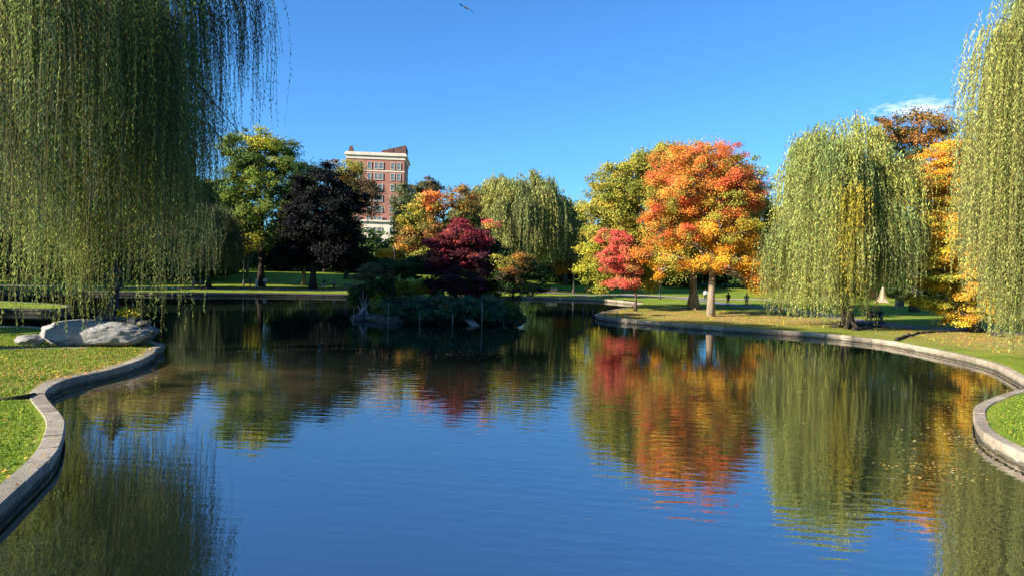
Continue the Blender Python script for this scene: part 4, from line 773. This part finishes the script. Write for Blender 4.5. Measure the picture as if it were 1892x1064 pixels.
# ------------------------------------------------------------------ furniture
def lamp(px, py, lb, htop):
    p = ground_pt(px, py); t = P(px, htop, p.y); H_ = t.z-p.z; r_ = empty('street_lamp', p); tag(r_, lb, 'street lamp', 'park lamp posts')
    mb = MB(); mb.lathe([(.17, 0), (.17, .3), (.11, .4), (.10, .8), (.06, .9)], 10); mb.build('base', IRON, r_, True)
    mb = MB(); mb.tube([(0, 0, .85), (0, 0, H_-.75)], [.055, .04], 8); mb.build('pole', IRON, r_, True)
    mb = MB(); mb.lathe([(.05, H_-.78), (.13, H_-.7), (.2, H_-.25), (.24, H_-.22), (.12, H_-.08), (.03, H_)], 8); mb.build('lamp_head', IRON, r_)
lamp(450, 527, 'dark lamp post left of the pale birch trunk on the far bank', 478)
lamp(1083, 540, 'thin lamp post left of the red maple on the far lawn', 500)
lamp(1219, 553, 'lamp post between the red maple and the big flared trunk', 505)
lamp(727, 541, 'dark lamp post behind the left half of the island', 455)
lamp(1444, 575, 'thin dark post under the left edge of the leaning willow', 515)
def bench(px, py, lb, rz=0.0):
    p = ground_pt(px, py); r_ = empty('park_bench', p, rz); tag(r_, lb, 'bench', 'park benches')
    mb = MB()
    for k in range(4): mb.box((0, -.2+.13*k, .44), (1.7, .1, .04))
    mb.build('seat', DARKGREY, r_)
    mb = MB()
    for k in range(3): mb.box((0, .27+.03*k, .58+.14*k), (1.7, .03, .1))
    mb.build('backrest', DARKGREY, r_)
    for s in (-.75, .75):
        mb = MB(); mb.box((s, -.18, .21), (.06, .06, .42)); mb.box((s, .24, .44), (.06, .06, .88)); mb.box((s, .03, .41), (.055, .4, .05)); mb.box((s, 0, .64), (.05, .46, .04)); mb.build('leg', IRON, r_)
    return r_
bench(1430, 573, 'dark bench beside the path left of the leaning willow', 0)
bench(1615, 592, 'bench with the seated group right of the leaning willow trunk', 0)
bench(365, 531, 'low bench with the seated couple on the far left bank', 0)
bench(1160, 541, 'dark bench behind the red maple on the far lawn', 0)
bench(1020, 543, 'dark bench on the far bank right of the island', 0)
bench(645, 536, 'bench on the far bank just left of the island', 0)
bp2 = ground_pt(1662, 566); r_ = empty('litter_bin', bp2); tag(r_, 'black square litter bin on the lawn left of the golden tree', 'litter bin')
mb = MB(); mb.box((0, 0, .75), (.95, .85, 1.5), taper=.98); mb.build('body', DARKGREY, r_); mb = MB(); mb.box((0, 0, 1.56), (1.05, .95, .12)); mb.build('lid', IRON, r_); mb = MB(); mb.box((0, -.44, 1.25), (.5, .02, .2)); mb.build('opening', RUB, r_)
tp_ = ground_pt(1630, 558); mb = MB(); rn = random.Random(5)
prof = [(1.25, -.05), (.85, .12), (.62, .5), (.48, 1.1), (.38, 1.7), (.26, 2.1), (.10, 2.35)]; vs = []; n = 18
for r, z in prof:
    for k in range(n):
        a = 2*PI*k/n; rr = r*(1+.22*math.sin(a*5+z)*(1-z/2.6)+rn.uniform(-.05, .05)); vs.append((rr*math.cos(a)+.1*z*.2, rr*math.sin(a), z+(rn.uniform(-.15, .2) if z > 1.9 else 0)))
mb.add(vs, [(i*n+k, i*n+(k+1) % n, (i+1)*n+(k+1) % n, (i+1)*n+k) for i in range(len(prof)-1) for k in range(n)]+[tuple(6*n+k for k in range(n))])
STUMP = noisy('bare_wood', (0.50, 0.36, 0.24), (0.30, 0.21, 0.14), 3, 0.9, stretch=(1, 1, .3)); o = mb.build('tree_stump', STUMP, None, True); o.location = tp_; tag(o, 'tall pale broken tree stump on the sunny lawn right of the leaning willow', 'tree stump')
bp3 = ground_pt(1611, 553); r_ = empty('bush', bp3); tag(r_, 'round dark reddish bush left of the pale stump', 'bush')
pc = unit(RNG.normal(size=(2500, 3)))*RNG.uniform(.5, 1, (2500, 1))*np.array([.85, .8, .75])+np.array([0, 0, .75]); quads_mesh('foliage', leaves(pc, unit(pc-np.array([0, 0, .7])+RNG.normal(size=(2500, 3))*.5), RNG.uniform(.08, .16, 2500), .7), jitter(np.repeat([[.10, .045, .035]], 2500, 0), 2500), r_)
mb = MB(); mb.tube([(0, 0, -.1), (0, 0, .8)], [.06, .03], 6); mb.build('stem', BARK_DARK, r_)

# vehicles on the street far behind the left lawn
def vehicle(px, D, kind, paint, lb, nm):
    p = P(px, 490, D); r_ = empty(nm, (p.x, p.y, gz(p.x, p.y))); tag(r_, lb, 'van' if kind == 'van' else 'car', 'vehicles on the street behind the left lawn')
    if kind == 'van': prof = [(-2.6, .35), (2.5, .35), (2.6, .9), (2.3, 1.25), (1.6, 2.25), (-2.5, 2.35), (-2.6, 2.1)]; gl = [(1.5, 1.3), (2.15, 1.3), (1.55, 2.1), (.9, 2.1)]
    else: prof = [(-2.2, .3), (2.2, .3), (2.25, .7), (1.2, .9), (.6, 1.4), (-1.1, 1.42), (-1.8, .95), (-2.25, .85)]; gl = [(-1.2, .95), (1.0, .95), (.5, 1.33), (-1.0, 1.34)]
    n = len(prof); mb = MB(); mb.add([(x, -.88, z) for x, z in prof]+[(x, .88, z) for x, z in prof], [tuple(range(n))[::-1], tuple(range(n, 2*n))]+[(k, (k+1) % n, n+(k+1) % n, n+k) for k in range(n)]); mb.build('body', paint, r_)
    mb = MB(); mb.add([(x, -.90, z) for x, z in gl]+[(x, .90, z) for x, z in gl], [(0, 1, 2, 3), (7, 6, 5, 4), (0, 4, 5, 1), (1, 5, 6, 2), (2, 6, 7, 3), (3, 7, 4, 0)]); mb.build('window', GLASS, r_)
    for sx in (-1.45, 1.5):
        for sy in (-.85, .85):
            mb = MB(); mb.tube([(sx, sy-.11, .33), (sx, sy+.11, .33)], [.33, .33], 14); mb.build('wheel', RUB, r_)
SILV = mat('silver_paint', (.5, .52, .54), .3, .6); WP = mat('white_car_paint', (.8, .8, .78), .35, .6)
vehicle(536, 176, 'van', WP, 'white van added for light shining through below the dark beech', 'light_gap_van'); vehicle(472, 176, 'car', SILV, 'silver car on the street right of the birch trunk', 'parked_car'); vehicle(497, 177, 'car', WP, 'white car on the street between silver car and van', 'parked_car')  # the white van is added, standing in for light shining through the trees

# ------------------------------------------------------------------ people
def skin_mesh(name, joints, edges, radii, m, parent, levels=1, rootv=0):
    me = bpy.data.meshes.new(name); me.from_pydata([Vector(j) for j in joints], edges, []); o = bpy.data.objects.new(name+'_tmp', me); COL.objects.link(o)
    sk = o.modifiers.new('s', 'SKIN'); ss = o.modifiers.new('u', 'SUBSURF'); ss.levels = levels; ss.render_levels = levels
    for i, r in enumerate(radii):
        d = me.skin_vertices[0].data[i]; d.radius = (r, r) if not isinstance(r, tuple) else r; d.use_root = (i == rootv)
    dg = bpy.context.evaluated_depsgraph_get(); ev = o.evaluated_get(dg); m2 = bpy.data.meshes.new_from_object(ev); m2.name = name; bpy.data.objects.remove(o, do_unlink=True)
    m2.materials.clear(); m2.materials.append(m); m2.polygons.foreach_set('use_smooth', [True]*len(m2.polygons)); return link(name, m2, parent)
def person(p, face, pose, top, legs, hair, lb, h=1.7, skin=SKIN, carry=None, hat=None):
    s = h/1.7; rn = random.Random(len(lb))
    if pose == 'sit':
        hip, kn, an = .50, [(.11, -.44, .52), (-.11, -.44, .52)], [(.12, -.46, .09), (-.12, -.42, .09)]; lean_ = .03; arms = [((.25, -.08, .82), (.18, -.32, .66)), ((-.25, -.08, .82), (-.18, -.32, .66))]
    elif pose == 'walk':
        hip, kn, an = .90, [(.10, -.16, .50), (-.10, .04, .48)], [(.10, -.22, .09), (-.10, .30, .14)]; lean_ = -.04; arms = [((.27, .10, 1.12), (.26, .05, .86)), ((-.27, -.08, 1.12), (-.25, -.26, .92))]
    elif pose == 'reach':
        hip, kn, an = .86, [(.11, -.06, .47), (-.11, .02, .47)], [(.12, 0, .09), (-.12, .06, .09)]; lean_ = -.30; arms = [((.26, -.52, 1.10), (.22, -.78, .98)), ((-.26, -.40, 1.05), (-.2, -.6, .85))]
    else:
        hip, kn, an = .90, [(.10, -.02, .49), (-.10, -.01, .49)], [(.11, .02, .09), (-.11, .02, .09)]; lean_ = 0; arms = [((.27, .02, 1.12), (.24, -.10, .88)), ((-.27, .02, 1.12), (-.24, -.10, .88))]
    y1, y2 = lean_*.5, lean_; dz = hip-.90; ch = 1.22+dz-abs(lean_)*.15; sh = 1.38+dz-abs(lean_)*.3; hd = 1.60+dz-abs(lean_)*.45; yh = y2*1.35
    J = [(0, 0, hip), (0, y1, 1.05+dz), (0, y2*.8, ch), (0, y2, sh+.06), (0, yh-.01, hd-.06), (0, yh-.02, hd), (0, yh-.01, hd+.07)]; Rr = [(.15, .11), (.13, .095), (.155, .10), .05, .075, .088, .07]; E = [(0, 1), (1, 2), (2, 3), (3, 4), (4, 5), (5, 6)]
    def addp(pts, rs, fr):
        for q, r in zip(pts, rs): J.append(q); Rr.append(r); E.append((fr, len(J)-1)); fr = len(J)-1
        return fr
    addp([(0, yh-.115, hd-.015)], [.016], 5); addp([(.09, yh, hd)], [.014], 5); addp([(-.09, yh, hd)], [.014], 5)
    for i, sg in enumerate((1, -1)):
        k_ = kn[i]; a_ = an[i]; addp([(sg*.09, 0, hip-.06), k_, a_, (a_[0], a_[1]-.10, a_[2]-.045), (a_[0], a_[1]-.17, a_[2]-.05)], [.085, .058, .042, .04, .028], 0)
        e_, w_ = arms[i]; e_ = (e_[0], e_[1], e_[2]+dz if pose == 'x' else e_[2]); v = (Vector(w_)-Vector(e_)).normalized(); pm = Vector(w_)+v*.08
        wi = addp([(sg*.19, y2, sh), e_, w_, tuple(pm)], [.055, .042, .028, .034], 2)
        side = Vector((0, 1, 0)).cross(v).normalized() if abs(v.y) < .95 else Vector((1, 0, 0)); fwd = Vector((0, -1, 0)) if abs(v.y) < .8 else Vector((0, 0, -1))
        for q, (o_, l_) in enumerate(((-.027, .065), (-.009, .078), (.009, .072), (.026, .056))):
            b0 = pm+fwd*o_+v*.035; addp([tuple(b0), tuple(b0+v*l_*.55), tuple(b0+v*l_-side*sg*.02)], [.010, .009, .008], wi)
        addp([tuple(Vector(w_)+v*.03+fwd*.035), tuple(Vector(w_)+v*.075+fwd*.055)], [.011, .009], wi)
    body = skin_mesh('person', J, E, Rr, skin, None, 1); body.name = 'person'
    tj = [(0, 0, hip-.02), (0, y1, 1.05+dz), (0, y2*.8, ch), (0, y2, sh+.03)]; te = [(0, 1), (1, 2), (2, 3)]; tr = [(.165, .125), (.155, .12), (.175, .125), (.07, .07)]
    for i, sg in enumerate((1, -1)):
        e_, w_ = arms[i]; n0 = len(tj); tj += [(sg*.19, y2, sh), e_, tuple(Vector(e_).lerp(Vector(w_), .85))]; te += [(2, n0), (n0, n0+1), (n0+1, n0+2)]; tr += [.075, .062, .048]
    skin_mesh('jacket', tj, te, tr, top, body, 1)
    lj = [(0, 0, hip+.06), (0, 0, hip-.02)]; le = [(0, 1)]; lr = [(.155, .12), (.16, .125)]
    for i, sg in enumerate((1, -1)):
        n0 = len(lj); k_ = kn[i]; a_ = an[i]; lj += [(sg*.10, 0, hip-.10), k_, (a_[0], a_[1], a_[2]+.04)]; le += [(1, n0), (n0, n0+1), (n0+1, n0+2)]; lr += [.10, .075, .062]
    skin_mesh('trousers', lj, le, lr, legs, body, 1)
    skin_mesh('hair', [(0, yh+.025, hd+.02), (0, yh+.03, hd+.085), (0, yh+.05, hd-.06)], [(0, 1), (0, 2)], [.094, .07, .06], hair, body, 1)
    for i in range(2):
        a_ = an[i]; mb = MB(); mb.box((a_[0], a_[1]-.08, a_[2]-.045), (.10, .27, .09), taper=.85); mb.build('shoe', RUB, body)
    if carry == 'pack':
        mb = MB(); mb.box((0, .20, 1.16), (.32, .2, .46), taper=.85); mb.box((0, .31, 1.08), (.24, .06, .24), taper=.9); mb.build('backpack', carrym, body)
    if hat is not None:
        mb = MB(); mb.lathe([(.19, hd+.03), (.19, hd+.045), (.11, hd+.05), (.10, hd+.14), (.04, hd+.16)], 14, (0, yh, 0)); mb.build('hat', hat, body, True)
    body.location = p; body.rotation_euler = (0, 0, face); body.scale = (s, s, s); tag(body, lb, 'person'); return body
def cloth(n_, c): return noisy(n_, c, tuple(q*.7 for q in c), 9, .9, bump=.2)
carrym = cloth('dark_canvas', (.02, .02, .025)); K = cloth('black_cloth', (.02, .02, .024)); NAVY = cloth('navy_cloth', (.03, .04, .07)); TEAL = cloth('teal_cloth', (.06, .13, .17)); GREY = cloth('grey_cloth', (.20, .20, .22)); WHT = cloth('white_cloth', (.72, .70, .66)); JEAN = cloth('pale_denim', (.34, .40, .48)); REDC = cloth('red_cloth', (.55, .04, .05)); TAN = cloth('tan_cloth', (.45, .36, .25)); PURC = cloth('mauve_cloth', (.24, .20, .27)); HB = mat('dark_hair', (.02, .015, .012), .6); HL = mat('fair_hair', (.30, .22, .12), .6)
def gpt(px, py): return ground_pt(px, py)
def at_bench(px, py, dy=-.02, dx=0): p = ground_pt(px, py); return Vector((p.x+dx, p.y+dy, p.z-.03))
person(gpt(474, 533.5), rad(-70), 'walk', WHT, WHT, HB, 'walker in white trousers and white top beside the dark tree trunk on the far bank')
person(gpt(462, 532), rad(-60), 'stand', K, K, HB, 'person dressed in black left of the white trousered walker')
person(gpt(489.5, 531), rad(10), 'stand', WHT, GREY, HB, 'person in white shirt and grey trousers on the far path', 1.62)
person(gpt(596, 533.5), rad(70), 'reach', K, JEAN, HB, 'person in black top and pale jeans leaning and reaching right on the far bank')
person(gpt(617, 534), rad(20), 'stand', PURC, K, HB, 'person in mauve grey jacket right of the reaching one', 1.55)
person(at_bench(358, 531), rad(10), 'sit', TAN, TAN, HL, 'seated person in tan clothes and pale hat on the far left bank', hat=WHT)
person(at_bench(371, 531), rad(0), 'sit', TEAL, NAVY, HL, 'seated person in teal jacket on the far left bank')
person(gpt(1345, 564), rad(170), 'walk', K, K, HB, 'walker in black with backpack on the path right of the orange tree', 1.7, carry='pack')
person(gpt(1379, 566), rad(160), 'walk', GREY, K, HB, 'walker in grey top and black trousers on the path right of the orange tree', 1.66)
person(gpt(1303, 556), rad(180), 'stand', WHT, K, HB, 'person in pale top half hidden behind the smooth trunk', 1.7)
person(at_bench(1602, 592), rad(30), 'sit', REDC, NAVY, HB, 'seated person in red at the left of the bench by the willow', 1.6)
person(at_bench(1612, 592), rad(10), 'sit', NAVY, K, HB, 'seated person in navy jacket in the middle of the bench by the willow')
person(at_bench(1625, 592), rad(-20), 'sit', K, GREY, HB, 'seated person in black jacket and pale trousers at the right end of the bench')

# ------------------------------------------------------------------ bird
bpn = P(861, 15, 62); r_ = empty('bird', bpn, rad(60)); r_.rotation_euler = (rad(28), rad(18), rad(50)); r_.scale = (1.15, 1.0, 1.0); tag(r_, 'dark bird gliding high in the blue sky', 'bird')
me_b = skin_mesh('body', [(0, .28, .0), (0, .12, 0), (0, -.06, 0), (0, -.24, -.01), (0, -.40, .02)], [(0, 1), (1, 2), (2, 3), (3, 4)], [.04, .07, .085, .06, .02], mat('bird_plumage', (.06, .05, .045), .8), r_, 2)
for s in (-1, 1):
    mb = MB(); pts = [(0, .10, .02), (s*.28, .16, .10*s), (s*.55, .08, .13*s), (s*.72, -.10, .10*s), (s*.5, -.12, .10*s), (s*.26, -.12, .07*s), (0, -.14, .01)]
    mb.add([(x, y, z) for x, y, z in pts]+[(x, y, z+.015) for x, y, z in pts], [tuple(range(7)), tuple(range(7, 14))[::-1]]+[(k, (k+1) % 7, 7+(k+1) % 7, 7+k) for k in range(7)]); mb.build('wing', K, r_)
mb = MB(); mb.add([(-.03, -.36, .01), (.03, -.36, .01), (.10, -.58, 0), (-.10, -.58, 0), (-.03, -.36, .03), (.03, -.36, .03), (.10, -.58, .015), (-.10, -.58, .015)], [(3, 2, 1, 0), (4, 5, 6, 7), (0, 1, 5, 4), (1, 2, 6, 5), (2, 3, 7, 6), (3, 0, 4, 7)]); mb.build('tail', K, r_)

# ------------------------------------------------------------------ small stuff: floating leaves, fallen leaves, grass tufts
def scatter_px(boxes, z):
    out = []
    for (x0, y0, x1, y1, n) in boxes:
        for _ in range(n): out.append(G(random.triangular(x0, x1), random.triangular(y0, y1), z))
    return out
pf = [p for p in scatter_px([(690, 632, 1010, 668, 420), (340, 620, 700, 660, 120), (1600, 740, 1892, 900, 1100), (1300, 640, 1700, 800, 200), (900, 600, 1500, 700, 180), (1080, 955, 1095, 965, 1)], .006) if inside(shore, p.x, p.y) and random.random() < .1+2.2*max(0, noise.noise(Vector((p.x*.45, p.y*.3, 5))))]
pc = np.array([tuple(p) for p in pf]); n = len(pc); up = unit(np.array([[0, 0, 1.0]])+RNG.normal(size=(n, 3))*.10); cc = np.array([(.62, .48, .16), (.5, .33, .06), (.35, .26, .08)])[RNG.choice(3, n)]
tag(quads_mesh('floating_leaves', leaves(pc, up, RNG.uniform(.05, .11, n), .7)+np.array([0, 0, .008]), jitter(cc, n)), 'scattered yellow leaves floating on the lagoon', 'leaves', kind='stuff')
def land_pts(boxes):
    out = []
    for (x0, y0, x1, y1, n) in boxes:
        for _ in range(n):
            p = Vector((random.uniform(x0, x1), random.uniform(y0, y1), 0))
            if not inside(shore, p.x, p.y): p.z = gz(p.x, p.y); out.append(p)
    return out
pl = land_pts([(8, 62, 40, 84, 9000), (30, 44, 52, 62, 6000), (-40, 26, -15, 38, 4200), (-30, 16, -10, 28, 700), (14, 18, 30, 34, 250), (-60, 98, -10, 116, 2500)])
for p0 in Lp[40:]+Rp:
    if p0.y > 72 or p0.y < 10: continue
    for _ in range(int(7*max(0, noise.noise(Vector((p0.x*.25, p0.y*.25, 3)))+.35))):
        q = Vector((p0.x+random.gauss(0, .7), p0.y+random.gauss(0, .7), 0))
        if not inside(shore, q.x, q.y): q.z = gz(q.x, q.y)+.035; pl.append(q)
pl = [p for p in pl if random.random() < .25+1.6*max(0, noise.noise(Vector((p.x*.3, p.y*.3, 9)))+.15)]
pc = np.array([tuple(p) for p in pl]); n = len(pc); pc[:, 2] += .035; cc = np.array([(.55, .33, .07), (.5, .22, .05), (.42, .30, .12), (.6, .42, .06)])[RNG.choice(4, n)]
tag(quads_mesh('fallen_leaves', leaves(pc, unit(np.array([[0, 0, 1.0]])+RNG.normal(size=(n, 3))*.35), RNG.uniform(.07, .15, n), .75), jitter(cc, n)), 'fallen autumn leaves scattered over the lawns', 'leaves', kind='stuff')
pl = land_pts([(-42, 26, -15, 41, 60000), (-24, 12, -9, 27, 42000), (14, 16, 34, 36, 50000)])
pc = np.array([tuple(p) for p in pl]); n = len(pc); h_ = RNG.uniform(.03, .085, n); th = RNG.uniform(0, 2*PI, n)
dx = np.stack([np.cos(th), np.sin(th), np.zeros(n)], 1)*RNG.uniform(.012, .028, (n, 1)); tl = np.stack([RNG.normal(size=n)*.02, RNG.normal(size=n)*.02, h_], 1)
V = np.stack([pc-dx, pc+dx, pc+dx*.25+tl, pc-dx*.25+tl], 1); cc = np.array([(.13, .20, .02), (.20, .25, .03), (.09, .15, .02)])[RNG.choice(3, n)]
edge = shore; SH = np.array([(p.x, p.y) for p in shore])
dmin = np.full(n, 9e9)
for i in range(0, len(SH), 1): dmin = np.minimum(dmin, (pc[:, 0]-SH[i, 0])**2+(pc[:, 1]-SH[i, 1])**2)
k = dmin > .62**2
tag(quads_mesh('grass', V[k], jitter(cc[k], k.sum())), 'short green grass blades on the near lawns', 'grass', kind='stuff')
